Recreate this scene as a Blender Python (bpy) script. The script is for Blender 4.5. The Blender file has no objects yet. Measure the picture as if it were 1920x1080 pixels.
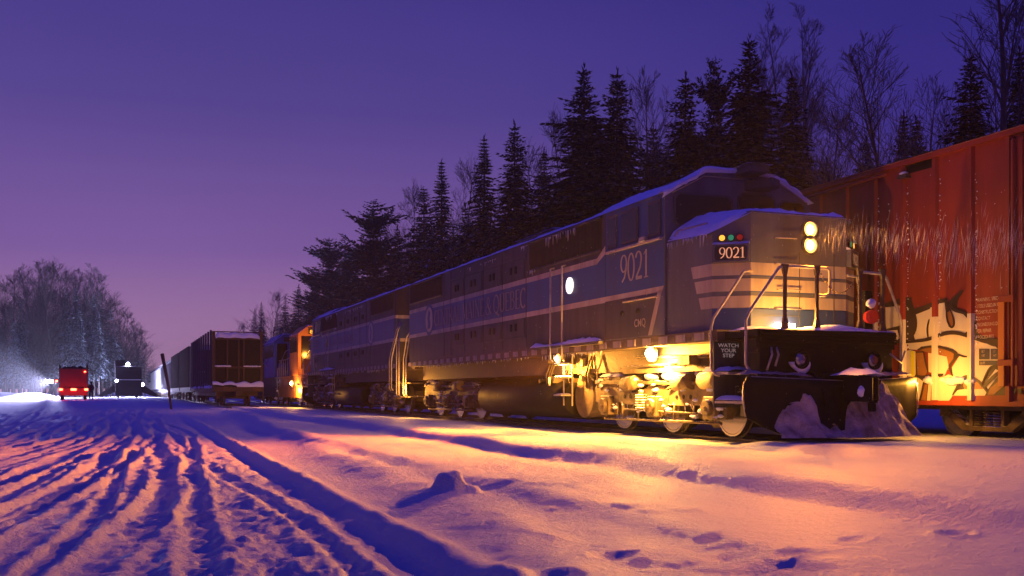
import bpy, math, random
import numpy as np
from mathutils import Vector, Matrix
R = math.radians
SC = bpy.context.scene
COL = SC.collection

# ------------------------------------------------------------------ camera
TH = math.atan(740/1920)          # the track runs along +Y; the view is turned 21 degrees to the right of it
CT, ST = math.cos(TH), math.sin(TH)
EYE = 0.81                        # metres above the rail heads
cam_d = bpy.data.cameras.new('camera'); cam = bpy.data.objects.new('camera', cam_d); COL.objects.link(cam)
cam.location = (0, 0, EYE); cam.rotation_euler = (R(90), 0, -TH)
cam_d.sensor_width = 36; cam_d.lens = 36; cam_d.shift_y = 195/1920
cam_d.clip_start = 0.05; cam_d.clip_end = 5000
SC.camera = cam
SC.render.resolution_x = 1024; SC.render.resolution_y = 576
SC.render.engine = 'CYCLES'
SC.cycles.use_denoising = True
SC.cycles.max_bounces = 5; SC.cycles.diffuse_bounces = 3; SC.cycles.glossy_bounces = 2
SC.cycles.transmission_bounces = 2; SC.cycles.volume_bounces = 0; SC.cycles.transparent_max_bounces = 4
SC.cycles.sample_clamp_indirect = 6
SC.cycles.caustics_reflective = False; SC.cycles.caustics_refractive = False
SC.cycles.volume_step_rate = 4
SC.view_settings.view_transform = 'Standard'; SC.view_settings.look = 'None'
SC.view_settings.exposure = 0; SC.view_settings.gamma = 1

# ------------------------------------------------------------------ dusk sky
W = bpy.data.worlds.new('World'); SC.world = W; W.use_nodes = True
nt = W.node_tree; nt.nodes.clear()
def N(t, **k):
    n = nt.nodes.new(t)
    for a, b in k.items(): setattr(n, a, b)
    return n
def ramp(node, stops):
    e = node.color_ramp.elements
    while len(e) > 1: e.remove(e[-1])
    e[0].position = stops[0][0]; e[0].color = (*stops[0][1], 1)
    for p, c in stops[1:]:
        x = e.new(p); x.color = (*c, 1)
tc = N('ShaderNodeTexCoord'); sep = N('ShaderNodeSeparateXYZ')
nt.links.new(tc.outputs['Generated'], sep.inputs[0])
rl = N('ShaderNodeValToRGB'); rr = N('ShaderNodeValToRGB')
# elevation (sine) to colour; the town glow sits at the far end of the line
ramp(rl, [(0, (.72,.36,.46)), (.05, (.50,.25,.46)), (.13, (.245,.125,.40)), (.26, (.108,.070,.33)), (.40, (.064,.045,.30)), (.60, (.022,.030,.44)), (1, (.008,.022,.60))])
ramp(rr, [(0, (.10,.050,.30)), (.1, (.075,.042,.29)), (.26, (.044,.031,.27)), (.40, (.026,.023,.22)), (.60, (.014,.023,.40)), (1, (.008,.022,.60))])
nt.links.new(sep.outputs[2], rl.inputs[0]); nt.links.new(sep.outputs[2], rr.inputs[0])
dot = N('ShaderNodeVectorMath', operation='DOT_PRODUCT'); dot.inputs[1].default_value = (math.sin(R(-6)), math.cos(R(-6)), 0)
nt.links.new(tc.outputs['Generated'], dot.inputs[0])
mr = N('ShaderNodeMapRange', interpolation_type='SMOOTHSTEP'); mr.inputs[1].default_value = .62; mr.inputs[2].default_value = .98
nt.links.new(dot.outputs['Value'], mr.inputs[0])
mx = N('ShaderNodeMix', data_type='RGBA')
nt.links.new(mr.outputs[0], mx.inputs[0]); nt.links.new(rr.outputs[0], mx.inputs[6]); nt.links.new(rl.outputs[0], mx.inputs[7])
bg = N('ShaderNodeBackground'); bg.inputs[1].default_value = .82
cn = N('ShaderNodeTexNoise'); cn.inputs['Scale'].default_value = 1.6; cn.inputs['Detail'].default_value = 5
cm = N('ShaderNodeMapping'); cm.inputs['Scale'].default_value = (1, 1, 3.2); nt.links.new(tc.outputs['Generated'], cm.inputs[0]); nt.links.new(cm.outputs[0], cn.inputs[0])
cr_ = N('ShaderNodeMapRange'); cr_.inputs[1].default_value = .3; cr_.inputs[2].default_value = .7; cr_.inputs[3].default_value = .92; cr_.inputs[4].default_value = 1.07
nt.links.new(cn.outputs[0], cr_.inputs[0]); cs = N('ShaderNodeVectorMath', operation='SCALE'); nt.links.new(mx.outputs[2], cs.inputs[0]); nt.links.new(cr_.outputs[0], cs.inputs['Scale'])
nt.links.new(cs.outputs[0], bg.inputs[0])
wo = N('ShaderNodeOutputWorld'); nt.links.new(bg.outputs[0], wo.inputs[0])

# added faint warm fill over the whole place, low and behind the camera
sd = bpy.data.lights.new('warm_fill', 'SUN'); sd.energy = .11; sd.angle = R(12); sd.color = (1, .36, .12)
warm_fill = bpy.data.objects.new('warm_fill', sd); COL.objects.link(warm_fill)
warm_fill.rotation_euler = Vector((-.45, -1, .13)).to_track_quat('Z', 'Y').to_euler()

def lamp(name, loc, energy, color, size=.06, aim=None, cone=90, blend=.6, parent=None):
    d = bpy.data.lights.new(name, 'SPOT' if aim else 'POINT'); d.energy = energy; d.color = color; d.shadow_soft_size = size
    o = bpy.data.objects.new(name, d); COL.objects.link(o); o.location = loc
    if aim:
        d.spot_size = R(cone); d.spot_blend = blend
        o.rotation_euler = (-Vector(aim)).to_track_quat('Z', 'Y').to_euler()
    if parent: o.parent = parent
    return o

# ------------------------------------------------------------------ materials
def mat(name, col, rough=.6, metal=0, noise=None, bump=0, bscale=30, streak=False, emit=None, estr=0, snow=0, coat=0, spec=.5):
    """noise=(scale, colour2, amount): worn patches; streak stretches them downward; snow dusts upward faces"""
    m = bpy.data.materials.new(name); m.use_nodes = True; t = m.node_tree; b = t.nodes['Principled BSDF']
    b.inputs['Base Color'].default_value = (*col, 1); b.inputs['Roughness'].default_value = rough; b.inputs['Metallic'].default_value = metal
    b.inputs['Specular IOR Level'].default_value = spec
    if coat: b.inputs['Coat Weight'].default_value = coat
    tcn = t.nodes.new('ShaderNodeTexCoord'); mp = t.nodes.new('ShaderNodeMapping')
    t.links.new(tcn.outputs['Object'], mp.inputs[0])
    if streak: mp.inputs['Scale'].default_value = (1, 1, .12)
    src = None
    if noise:
        n = t.nodes.new('ShaderNodeTexNoise'); n.inputs['Scale'].default_value = noise[0]; n.inputs['Detail'].default_value = 6; n.inputs['Roughness'].default_value = .65
        t.links.new(mp.outputs[0], n.inputs[0])
        cr = t.nodes.new('ShaderNodeMapRange'); cr.inputs[1].default_value = .38; cr.inputs[2].default_value = .68; cr.inputs[4].default_value = noise[2]
        t.links.new(n.outputs[0], cr.inputs[0])
        mi = t.nodes.new('ShaderNodeMix'); mi.data_type = 'RGBA'; mi.inputs[6].default_value = (*col, 1); mi.inputs[7].default_value = (*noise[1], 1)
        t.links.new(cr.outputs[0], mi.inputs[0]); src = mi.outputs[2]
        ro = t.nodes.new('ShaderNodeMapRange'); ro.inputs[3].default_value = rough; ro.inputs[4].default_value = min(1, rough+.25)
        t.links.new(n.outputs[0], ro.inputs[0]); t.links.new(ro.outputs[0], b.inputs['Roughness'])
    if snow:
        g = t.nodes.new('ShaderNodeNewGeometry'); s3 = t.nodes.new('ShaderNodeSeparateXYZ'); t.links.new(g.outputs['Normal'], s3.inputs[0])
        n2 = t.nodes.new('ShaderNodeTexNoise'); n2.inputs['Scale'].default_value = 14; n2.inputs['Detail'].default_value = 4; t.links.new(tcn.outputs['Object'], n2.inputs[0])
        ad = t.nodes.new('ShaderNodeMath'); ad.operation = 'MULTIPLY_ADD'; ad.inputs[1].default_value = 1.6
        t.links.new(n2.outputs[0], ad.inputs[0]); t.links.new(s3.outputs[2], ad.inputs[2])
        m2 = t.nodes.new('ShaderNodeMapRange'); m2.inputs[1].default_value = 1.75-snow; m2.inputs[2].default_value = 1.95-snow
        t.links.new(ad.outputs[0], m2.inputs[0])
        mi = t.nodes.new('ShaderNodeMix'); mi.data_type = 'RGBA'; mi.inputs[7].default_value = (.78, .8, .86, 1)
        t.links.new(m2.outputs[0], mi.inputs[0])
        if src: t.links.new(src, mi.inputs[6])
        else: mi.inputs[6].default_value = (*col, 1)
        src = mi.outputs[2]
    if src: t.links.new(src, b.inputs['Base Color'])
    if bump:
        n = t.nodes.new('ShaderNodeTexNoise'); n.inputs['Scale'].default_value = bscale; n.inputs['Detail'].default_value = 5
        t.links.new(tcn.outputs['Object'], n.inputs[0])
        bp = t.nodes.new('ShaderNodeBump'); bp.inputs['Strength'].default_value = bump; bp.inputs['Distance'].default_value = .02
        t.links.new(n.outputs[0], bp.inputs['Height']); t.links.new(bp.outputs[0], b.inputs['Normal'])
    if emit:
        b.inputs['Emission Color'].default_value = (*emit, 1); b.inputs['Emission Strength'].default_value = estr
    return m
WARM = (1, .37, .07)
M = {
 'snow': mat('snow', (.76,.79,.88), .62, noise=(3,(.70,.73,.85),.5), bump=.5, bscale=60),
 'grey': mat('grey_paint', (.046,.043,.048), .5, noise=(2.2,(.024,.019,.018),.85), bump=.05, bscale=4, streak=True),
 'darkgrey': mat('dark_grey_paint', (.06,.06,.07), .5, noise=(2.5,(.03,.025,.025),.8), streak=True),
 'blue': mat('blue_paint', (.016,.045,.18), .38, noise=(2.0,(.035,.045,.12),.75), bump=.05, bscale=4, streak=True),
 'nose': mat('slate_blue_paint', (.082,.09,.125), .45, noise=(2.0,(.05,.045,.055),.8), bump=.05, bscale=5, streak=True),
 'cream': mat('cream_paint', (.44,.37,.27), .45, noise=(2.6,(.20,.15,.12),.7), streak=True),
 'black': mat('black_paint', (.006,.005,.006), .42, noise=(3,(.013,.010,.009),.8), bump=.15, bscale=9, spec=.12),
 'under': mat('greasy_iron', (.075,.055,.038), .55, .3, noise=(5,(.13,.09,.06),.8), bump=.5, bscale=18, snow=.16),
 'iron': mat('frosted_iron', (.15,.105,.06), .6, .15, noise=(4,(.05,.035,.02),.9), bump=.6, bscale=12, snow=.30),
 'steel': mat('wheel_steel', (.075,.055,.04), .5, .3, noise=(6,(.06,.045,.035),.8)),
 'shine': mat('polished_steel', (.35,.33,.31), .25, .9),
 'rail': mat('handrail_paint', (.42,.38,.33), .4, .2, noise=(8,(.2,.16,.12),.7)),
 'glass': mat('dark_glass', (.010,.006,.004), .22, spec=.5),
 'louvre': mat('louvre_metal', (.03,.026,.024), .6, noise=(4,(.015,.013,.012),.7)),
 'board': mat('number_board_black', (.02,.015,.012), .3),
 'digit': mat('number_board_digits', (.7,.55,.4), .4, emit=(1,.42,.12), estr=.55),
 'digitdim': mat('number_board_dim_digits', (.7,.6,.5), .4, emit=(1,.5,.2), estr=.25),
 'yel': mat('amber_lens', (.8,.4,.05), .2, emit=(1,.5,.05), estr=1.3),
 'grn': mat('green_lens', (.02,.35,.15), .2, emit=(.03,.45,.2), estr=.35),
 'redl': mat('red_lens', (.35,.02,.01), .2, emit=(.5,.02,.01), estr=.25),
 'bulb': mat('lit_headlight', (1,.8,.5), .3, emit=(1,.62,.22), estr=60),
 'glow': mat('painted_glare_ring', (1,.7,.3), .3, emit=(1,.42,.06), estr=4.5),  # amber emission painted on the ring round each bulb as warm glare
 'bulb2': mat('lit_step_lamp', (1,.8,.5), .3, emit=(1,.7,.35), estr=40),
 'bulbw': mat('lit_work_lamp', (1,1,1), .3, emit=(.75,.7,1), estr=90),
 'port': mat('lit_round_window', (1,1,.95), .3, emit=(1,.9,.8), estr=1.6),
 'tail': mat('lit_tail_lamp', (1,.1,.02), .3, emit=(1,.05,.02), estr=30),
 'red': mat('oxide_red_paint', (.30,.036,.010), .5, noise=(1.6,(.17,.022,.010),.9), bump=.12, bscale=3, streak=True),
 'gwhite': mat('graffiti_pale_paint', (.66,.62,.46), .5, noise=(2.5,(.52,.42,.26),.6), streak=True),
 'gdark': mat('graffiti_umber_paint', (.035,.022,.012), .5, noise=(3,(.07,.04,.018),.7)),
 'gmid': mat('graffiti_ochre_paint', (.30,.13,.025), .5, noise=(3,(.2,.09,.02),.7)),
 'gyel': mat('graffiti_yellow_paint', (.75,.7,.02), .5),
 'stencil': mat('stencil_white', (.6,.5,.36), .5, noise=(9,(.3,.1,.04),.8)),
 'brick': mat('freight_brown_paint', (.055,.026,.013), .6, noise=(2,(.03,.015,.01),.8), streak=True, snow=.05),
 'freight': mat('dark_freight_steel', (.07,.055,.055), .6, noise=(2,(.04,.035,.035),.8), streak=True),
 'hopper': mat('pale_hopper_paint', (.33,.34,.36), .5, noise=(1.5,(.2,.19,.19),.8), streak=True),
 'orange': mat('orange_paint', (.52,.18,.025), .45, noise=(2,(.34,.11,.02),.7), streak=True),
 'cabblue': mat('bright_blue_paint', (.03,.10,.42), .4, noise=(2,(.03,.06,.22),.7), streak=True),
 'sign': mat('sign_glowing_white', (.85,.85,.8), .4, emit=(1,.9,.8), estr=.12),  # white paint with a little emission added to brighten the sign
 'wood': mat('weathered_wood', (.10,.06,.04), .8, noise=(6,(.05,.03,.02),.8), bump=.5, bscale=10, streak=True),
 'bark': mat('bark', (.045,.036,.032), .9, noise=(5,(.09,.08,.075),.6), bump=.6, bscale=8),
 'birch': mat('pale_bark', (.10,.09,.095), .8, noise=(6,(.05,.045,.045),.7)),
 'dirtysnow': mat('dirty_packed_snow', (.46,.37,.38), .75, noise=(4,(.15,.10,.09),.95), bump=1, bscale=26),
 'letter': mat('worn_lettering_paint', (.30,.25,.23), .5, noise=(5,(.14,.12,.14),.8), streak=True),
 'needle': mat('spruce_needles', (.009,.018,.015), .85, noise=(1.2,(.018,.032,.028),.8), spec=.15),
 'needlesnow': mat('snowy_needles', (.20,.24,.30), .7, noise=(2.2,(.05,.08,.08),.9)),
 'truckred': mat('truck_red', (.14,.012,.012), .4, noise=(3,(.1,.01,.01),.6)),
 'cloth': mat('dark_work_clothes', (.035,.025,.03), .8, noise=(8,(.06,.04,.05),.6)),
 'flake': mat('snowflakes', (.6,.6,.55), .9, spec=0),
 'plow': mat('plow_violet_grey', (.016,.014,.02), .6, noise=(2,(.03,.028,.034),.6), spec=.2),
}
# ------------------------------------------------------------------ mesh helpers
class MB:
    def __init__(s): s.v = []; s.f = []; s.m = []; s.sm = []
    def add(s, vs, fs, m=0, sm=False):
        o = len(s.v); s.v += [tuple(v) for v in vs]
        for f in fs: s.f.append([i+o for i in f]); s.m.append(m); s.sm.append(sm)
        return s
    def box(s, x0, x1, y0, y1, z0, z1, m=0):
        return s.add([(x, y, z) for x in (x0, x1) for y in (y0, y1) for z in (z0, z1)],
              [(0,1,3,2), (4,6,7,5), (0,4,5,1), (2,3,7,6), (0,2,6,4), (1,5,7,3)], m)
    def obox(s, c, d, mat3=None, m=0):
        mt = mat3 or Matrix.Identity(3); c = Vector(c)
        vs = [c + mt @ Vector((x*d[0]/2, y*d[1]/2, z*d[2]/2)) for x in (-1, 1) for y in (-1, 1) for z in (-1, 1)]
        return s.add(vs, [(0,1,3,2), (4,6,7,5), (0,4,5,1), (2,3,7,6), (0,2,6,4), (1,5,7,3)], m)
    def prism(s, poly, ax, a, b, m=0, sm=False):
        """poly: 2D outline, extruded along ax ('x': poly is y,z; 'y': x,z; 'z': x,y)"""
        def P(p, t): return {'x': (t, p[0], p[1]), 'y': (p[0], t, p[1]), 'z': (p[0], p[1], t)}[ax]
        n = len(poly); vs = [P(p, a) for p in poly] + [P(p, b) for p in poly]
        s.add(vs, [tuple(range(n))[::-1], tuple(range(n, 2*n))], m)
        o = len(s.v)-2*n
        for i in range(n):
            j = (i+1) % n; s.f.append([o+i, o+j, o+n+j, o+n+i]); s.m.append(m); s.sm.append(sm)
        return s
    def tube(s, pts, r, n=8, m=0, closed_ends=True, rs=None):
        pts = [Vector(p) for p in pts]; vs = []; up0 = None
        for i, p in enumerate(pts):
            d = (pts[min(i+1, len(pts)-1)] - pts[max(i-1, 0)]).normalized()
            if up0 is None: up0 = Vector((0,0,1)) if abs(d.z) < .9 else Vector((1,0,0))
            a = d.cross(up0)
            if a.length < 1e-4: up0 = Vector((0,1,0)); a = d.cross(up0)
            a.normalize(); b = a.cross(d).normalized(); up0 = b
            rr_ = rs[i] if rs else r
            for k in range(n):
                t = 2*math.pi*k/n; vs.append(p + a*math.cos(t)*rr_ + b*math.sin(t)*rr_)
        fs = [(i*n+k, i*n+(k+1) % n, (i+1)*n+(k+1) % n, (i+1)*n+k) for i in range(len(pts)-1) for k in range(n)]
        s.add(vs, fs, m, True)
        if closed_ends:
            o = len(s.v)-len(vs); s.f += [[o+k for k in range(n)][::-1], [o+(len(pts)-1)*n+k for k in range(n)]]; s.m += [m, m]; s.sm += [False, False]
        return s
    def cyl(s, p0, p1, r, n=16, m=0, r2=None): return s.tube([p0, p1], r, n, m, True, [r, r if r2 is None else r2])
    def lathe(s, prof, c, ax='x', n=24, m=0):
        """prof: (t along axis, radius)"""
        vs = []
        for t, r in prof:
            for k in range(n):
                a = 2*math.pi*k/n; u, v = r*math.cos(a), r*math.sin(a)
                vs.append({'x': (c[0]+t, c[1]+u, c[2]+v), 'y': (c[0]+u, c[1]+t, c[2]+v), 'z': (c[0]+u, c[1]+v, c[2]+t)}[ax])
        L = len(prof)
        s.add(vs, [(i*n+k, i*n+(k+1) % n, (i+1)*n+(k+1) % n, (i+1)*n+k) for i in range(L-1) for k in range(n)], m, False)
        o = len(s.v)-len(vs); s.f += [[o+k for k in range(n)][::-1], [o+(L-1)*n+k for k in range(n)]]; s.m += [m, m]; s.sm += [False, False]
        return s
    def ball(s, c, r, m=0, n=10, sc=(1,1,1), jit=0, rng=random):
        vs = []; fs = []; L = n//2+1
        for i in range(L+1):
            a = math.pi*i/L
            for k in range(n):
                b = 2*math.pi*k/n; q = r*(1+jit*(rng.random()-.5))
                vs.append((c[0]+q*sc[0]*math.sin(a)*math.cos(b), c[1]+q*sc[1]*math.sin(a)*math.sin(b), c[2]+q*sc[2]*math.cos(a)))
        for i in range(L):
            for k in range(n): fs.append((i*n+k, (i+1)*n+k, (i+1)*n+(k+1) % n, i*n+(k+1) % n))
        return s.add(vs, fs, m, True)
    def quad(s, pts, m=0): return s.add(pts, [tuple(range(len(pts)))], m)
    def mesh(s, name, mats):
        me = bpy.data.meshes.new(name); me.from_pydata(s.v, [], s.f)
        for x in (mats if isinstance(mats, (list, tuple)) else [mats]): me.materials.append(M[x])
        me.polygons.foreach_set('material_index', s.m); me.polygons.foreach_set('use_smooth', s.sm)
        me.update(); return me
    def build(s, name, mats, parent=None, loc=None, bevel=0, sub=0):
        o = bpy.data.objects.new(name, s.mesh(name, mats)); COL.objects.link(o)
        if parent: o.parent = parent
        if loc: o.location = loc
        if bevel:
            b = o.modifiers.new('bevel', 'BEVEL'); b.width = bevel; b.segments = 2; b.limit_method = 'ANGLE'; b.angle_limit = R(40)
        if sub:
            b = o.modifiers.new('sub', 'SUBSURF'); b.levels = sub; b.render_levels = sub
        return o
def tag(o, label=None, cat=None, group=None, kind=None):
    if label: o['label'] = label
    if cat: o['category'] = cat
    if group: o['group'] = group
    if kind: o['kind'] = kind
    return o
def thing(name, label, cat, loc=(0,0,0), rz=0, group=None):
    o = bpy.data.objects.new(name, None); COL.objects.link(o); o.location = loc; o.rotation_euler = (0,0,rz)
    o.empty_display_size = .3
    return tag(o, label, cat, group)
def link(name, me, parent=None, loc=None, rot=None, scale=None):
    o = bpy.data.objects.new(name, me); COL.objects.link(o)
    if parent: o.parent = parent
    if loc: o.location = loc
    if rot: o.rotation_euler = rot
    if scale: o.scale = scale
    return o
# world point from a picture column and a distance to the right of the camera line (a plane parallel to the track)
def Yat(px, X): return X/math.tan(TH + math.atan((px-960)/1920))
def depth(X, Y): return X*ST + Y*CT
def Zat(px, py, X): return EYE + (735-py)/1920*depth(X, Yat(px, X))
def XYat(px, dep):
    lat = (px-960)/1920*dep
    return (lat*CT + dep*ST, dep*CT - lat*ST)

# ------------------------------------------------------------------ lettering
# thick-and-thin roman capitals: strokes (x0,y0,x1,y1,...,width) in a 1-high box
def arc(cx, cy, rx, ry, a0, a1, n=14): return [(cx+rx*math.cos(R(a0+(a1-a0)*i/n)), cy+ry*math.sin(R(a0+(a1-a0)*i/n))) for i in range(n+1)]
TK, TN = .12, .045
GL = {
 'C': (.62, [(arc(.36,.5,.30,.5,50,310), TK)], [(.56,.72,.60,1.0)]),
 'E': (.58, [([(.14,0),(.14,1)], TK), ([(.08,.98),(.52,.98)], TN), ([(.14,.52),(.42,.52)], TN), ([(.08,.02),(.54,.02)], TN)], [(.50,.80,.54,1),(.52,0,.56,.2)]),
 'N': (.74, [([(.14,0),(.14,1)], TN), ([(.12,1),(.62,0)], TK), ([(.62,0),(.62,1)], TN)], [(.05,.96,.2,1),(.05,0,.24,.04),(.53,.96,.71,1)]),
 'T': (.6, [([(.3,0),(.3,1)], TK), ([(.02,.98),(.58,.98)], TN)], [(.2,0,.4,.04),(0,.82,.04,1),(.56,.82,.6,1)]),
 'R': (.66, [([(.14,0),(.14,1)], TK), ([(.14,.98)]+arc(.3,.75,.2,.23,90,-90)+[(.14,.52)], TN*1.5), ([(.3,.52),(.62,0)], TK)], [(.04,0,.25,.04)]),
 'A': (.7, [([(.06,0),(.34,1)], TN), ([(.34,1),(.62,0)], TK), ([(.16,.36),(.5,.36)], TN)], [(0,0,.14,.04),(.52,0,.7,.04)]),
 'L': (.54, [([(.14,0),(.14,1)], TK), ([(.08,.02),(.5,.02)], TN)], [(.04,.96,.25,1),(.48,0,.52,.22)]),
 'M': (.86, [([(.12,0),(.16,1)], TN), ([(.16,1),(.42,.1)], TK), ([(.42,.1),(.68,1)], TN), ([(.68,1),(.74,0)], TK)], [(.04,0,.2,.04),(.64,0,.84,.04)]),
 'I': (.32, [([(.16,0),(.16,1)], TK)], [(.05,0,.27,.04),(.05,.96,.27,1)]),
 '&': (.8, [(arc(.33,.76,.15,.22,0,360), TN*1.4), ([(.22,.62),(.72,0)], TK), ([(.40,.55)]+arc(.28,.26,.24,.25,110,320)+[(.66,.5)], TN*1.4)], []),
 'Q': (.74, [(arc(.36,.5,.31,.5,0,360,22), TK*.85), ([(.34,.05),(.74,-.2)], TK)], []),
 'U': (.7, [([(.14,1),(.14,.3)]+arc(.36,.3,.22,.28,180,360)+[(.58,.3),(.58,1)], TK*.8)], [(.04,.96,.25,1),(.5,.96,.68,1)]),
 'B': (.62, [([(.14,0),(.14,1)], TK), ([(.14,.98)]+arc(.3,.76,.18,.22,90,-90)+[(.14,.53)], TN*1.5), ([(.14,.53)]+arc(.32,.27,.22,.25,90,-90)+[(.14,.02)], TN*1.5)], []),
 '9': (.56, [(arc(.28,.68,.22,.31,0,360,20), TK*.7), ([(.49,.68),(.46,.42),(.34,.16),(.14,0)], TK*.7)], []),
 '0': (.6, [(arc(.3,.5,.23,.49,0,360,22), TK*.75)], []),
 '2': (.58, [(arc(.27,.72,.21,.27,165,-20)+[(.40,.42),(.08,.06)], TK*.75), ([(.06,.05),(.54,.05)], TK)], []),
 '1': (.46, [([(.26,0),(.26,1)], TK), ([(.08,.84),(.26,.98)], TN)], [(.1,0,.42,.04)]),
 ' ': (.22, [], []),
}
def lettering(mb, text, o, u, v, h, m, nrm, xs=1.0):
    """lay text from point o along u, up v, letter height h"""
    o, u, v, nrm = Vector(o), Vector(u), Vector(v), Vector(nrm)
    x = 0; lay = 0
    def P(a, b, k): return o + u*((x+a)*h*xs) + v*(b*h) + nrm*(.0006*k)
    for ch in text:
        w, strokes, bars = GL[ch]; k = 0
        for pts, wd in strokes:
            k += 1
            for i in range(len(pts)):
                pass
            L, Rr = [], []
            for i, p in enumerate(pts):
                a = pts[max(i-1, 0)]; b = pts[min(i+1, len(pts)-1)]
                if a == b: continue
                dx, dy = b[0]-a[0], b[1]-a[1]; q = math.hypot(dx, dy) or 1
                ww = wd if wd > .1 and len(pts) < 4 else wd*(.55+.75*abs(dy)/q) if len(pts) > 3 else wd
                L.append((p[0]-dy/q*ww/2, p[1]+dx/q*ww/2)); Rr.append((p[0]+dy/q*ww/2, p[1]-dx/q*ww/2))
            for i in range(len(L)-1):
                mb.quad([P(*L[i], k), P(*Rr[i], k), P(*Rr[i+1], k), P(*L[i+1], k)], m)
        for x0, y0, x1, y1 in bars:
            k += 1; mb.quad([P(x0,y0,k), P(x1,y0,k), P(x1,y1,k), P(x0,y1,k)], m)
        x += w
    return x*h*xs
def text_into(mb, s, o, u, v, h, m, align='LEFT', xs=1.0):
    """plain block lettering from the built-in font, turned into faces"""
    c = bpy.data.curves.new('t', 'FONT'); c.body = s; c.size = 1; c.align_x = align; c.offset = .012
    ob = bpy.data.objects.new('t', c); COL.objects.link(ob)
    bpy.context.view_layer.update()
    me = ob.evaluated_get(bpy.context.evaluated_depsgraph_get()).to_mesh()
    o, u, v = Vector(o), Vector(u), Vector(v)
    mb.add([o + u*(p.co.x*h*xs*1.4) + v*(p.co.y*h*1.4) for p in me.vertices], [tuple(f.vertices) for f in me.polygons], m)
    bpy.data.objects.remove(ob); bpy.data.curves.remove(c)

# ------------------------------------------------------------------ snow ground
rs_ = np.random.RandomState(7)
TAB = rs_.rand(256, 256)
def vnoise(x, y):
    xi = np.floor(x).astype(int); yi = np.floor(y).astype(int); fx = x-xi; fy = y-yi
    fx = fx*fx*(3-2*fx); fy = fy*fy*(3-2*fy)
    a = TAB[xi & 255, yi & 255]; b = TAB[(xi+1) & 255, yi & 255]; c = TAB[xi & 255, (yi+1) & 255]; d = TAB[(xi+1) & 255, (yi+1) & 255]
    return (a*(1-fx)+b*fx)*(1-fy) + (c*(1-fx)+d*fx)*fy - .5
def fbm(x, y, o=4):
    s = 0; a = 1
    for i in range(o): s = s + a*vnoise(x*2**i+17*i, y*2**i+31*i); a *= .5
    return s
def sst(x, a, b):
    t = np.clip((x-a)/(b-a), 0, 1); return t*t*(3-2*t)
def bench_edge(Y): return 2.95 + np.clip(Y-10, 0, 40)*.06 - np.clip(10-Y, 0, 9)*.16
RUTS = [(1.6,.02), (1.3,.04), (1.05,.07), (.8,.085), (.6,.10), (.42,.12), (.2,.125), (.0,.15), (-.2,.155), (-.45,.165), (-.7,.2), (-.9,.21), (-1.2,.22), (-1.7,.25), (-2.2,.26), (-2.8,.28), (-3.5,.3), (-4.2,.31), (-5.0,.33), (-5.8,.34)]
DENTS = [(1490,1012,.17,.055,.09), (1602,990,.15,.05,.05), (1790,978,.18,.06,.09), (1205,842,.2,.1,.1), (1010,856,.25,.1,.09), (915,868,.3,.12,.07),
         (1040,1052,.16,.09,.06), (1215,1062,.2,.1,.1), (1150,1008,.15,.08,.07), (1330,1048,.14,.07,.08), (1690,848,.25,.08,.06)]
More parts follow.
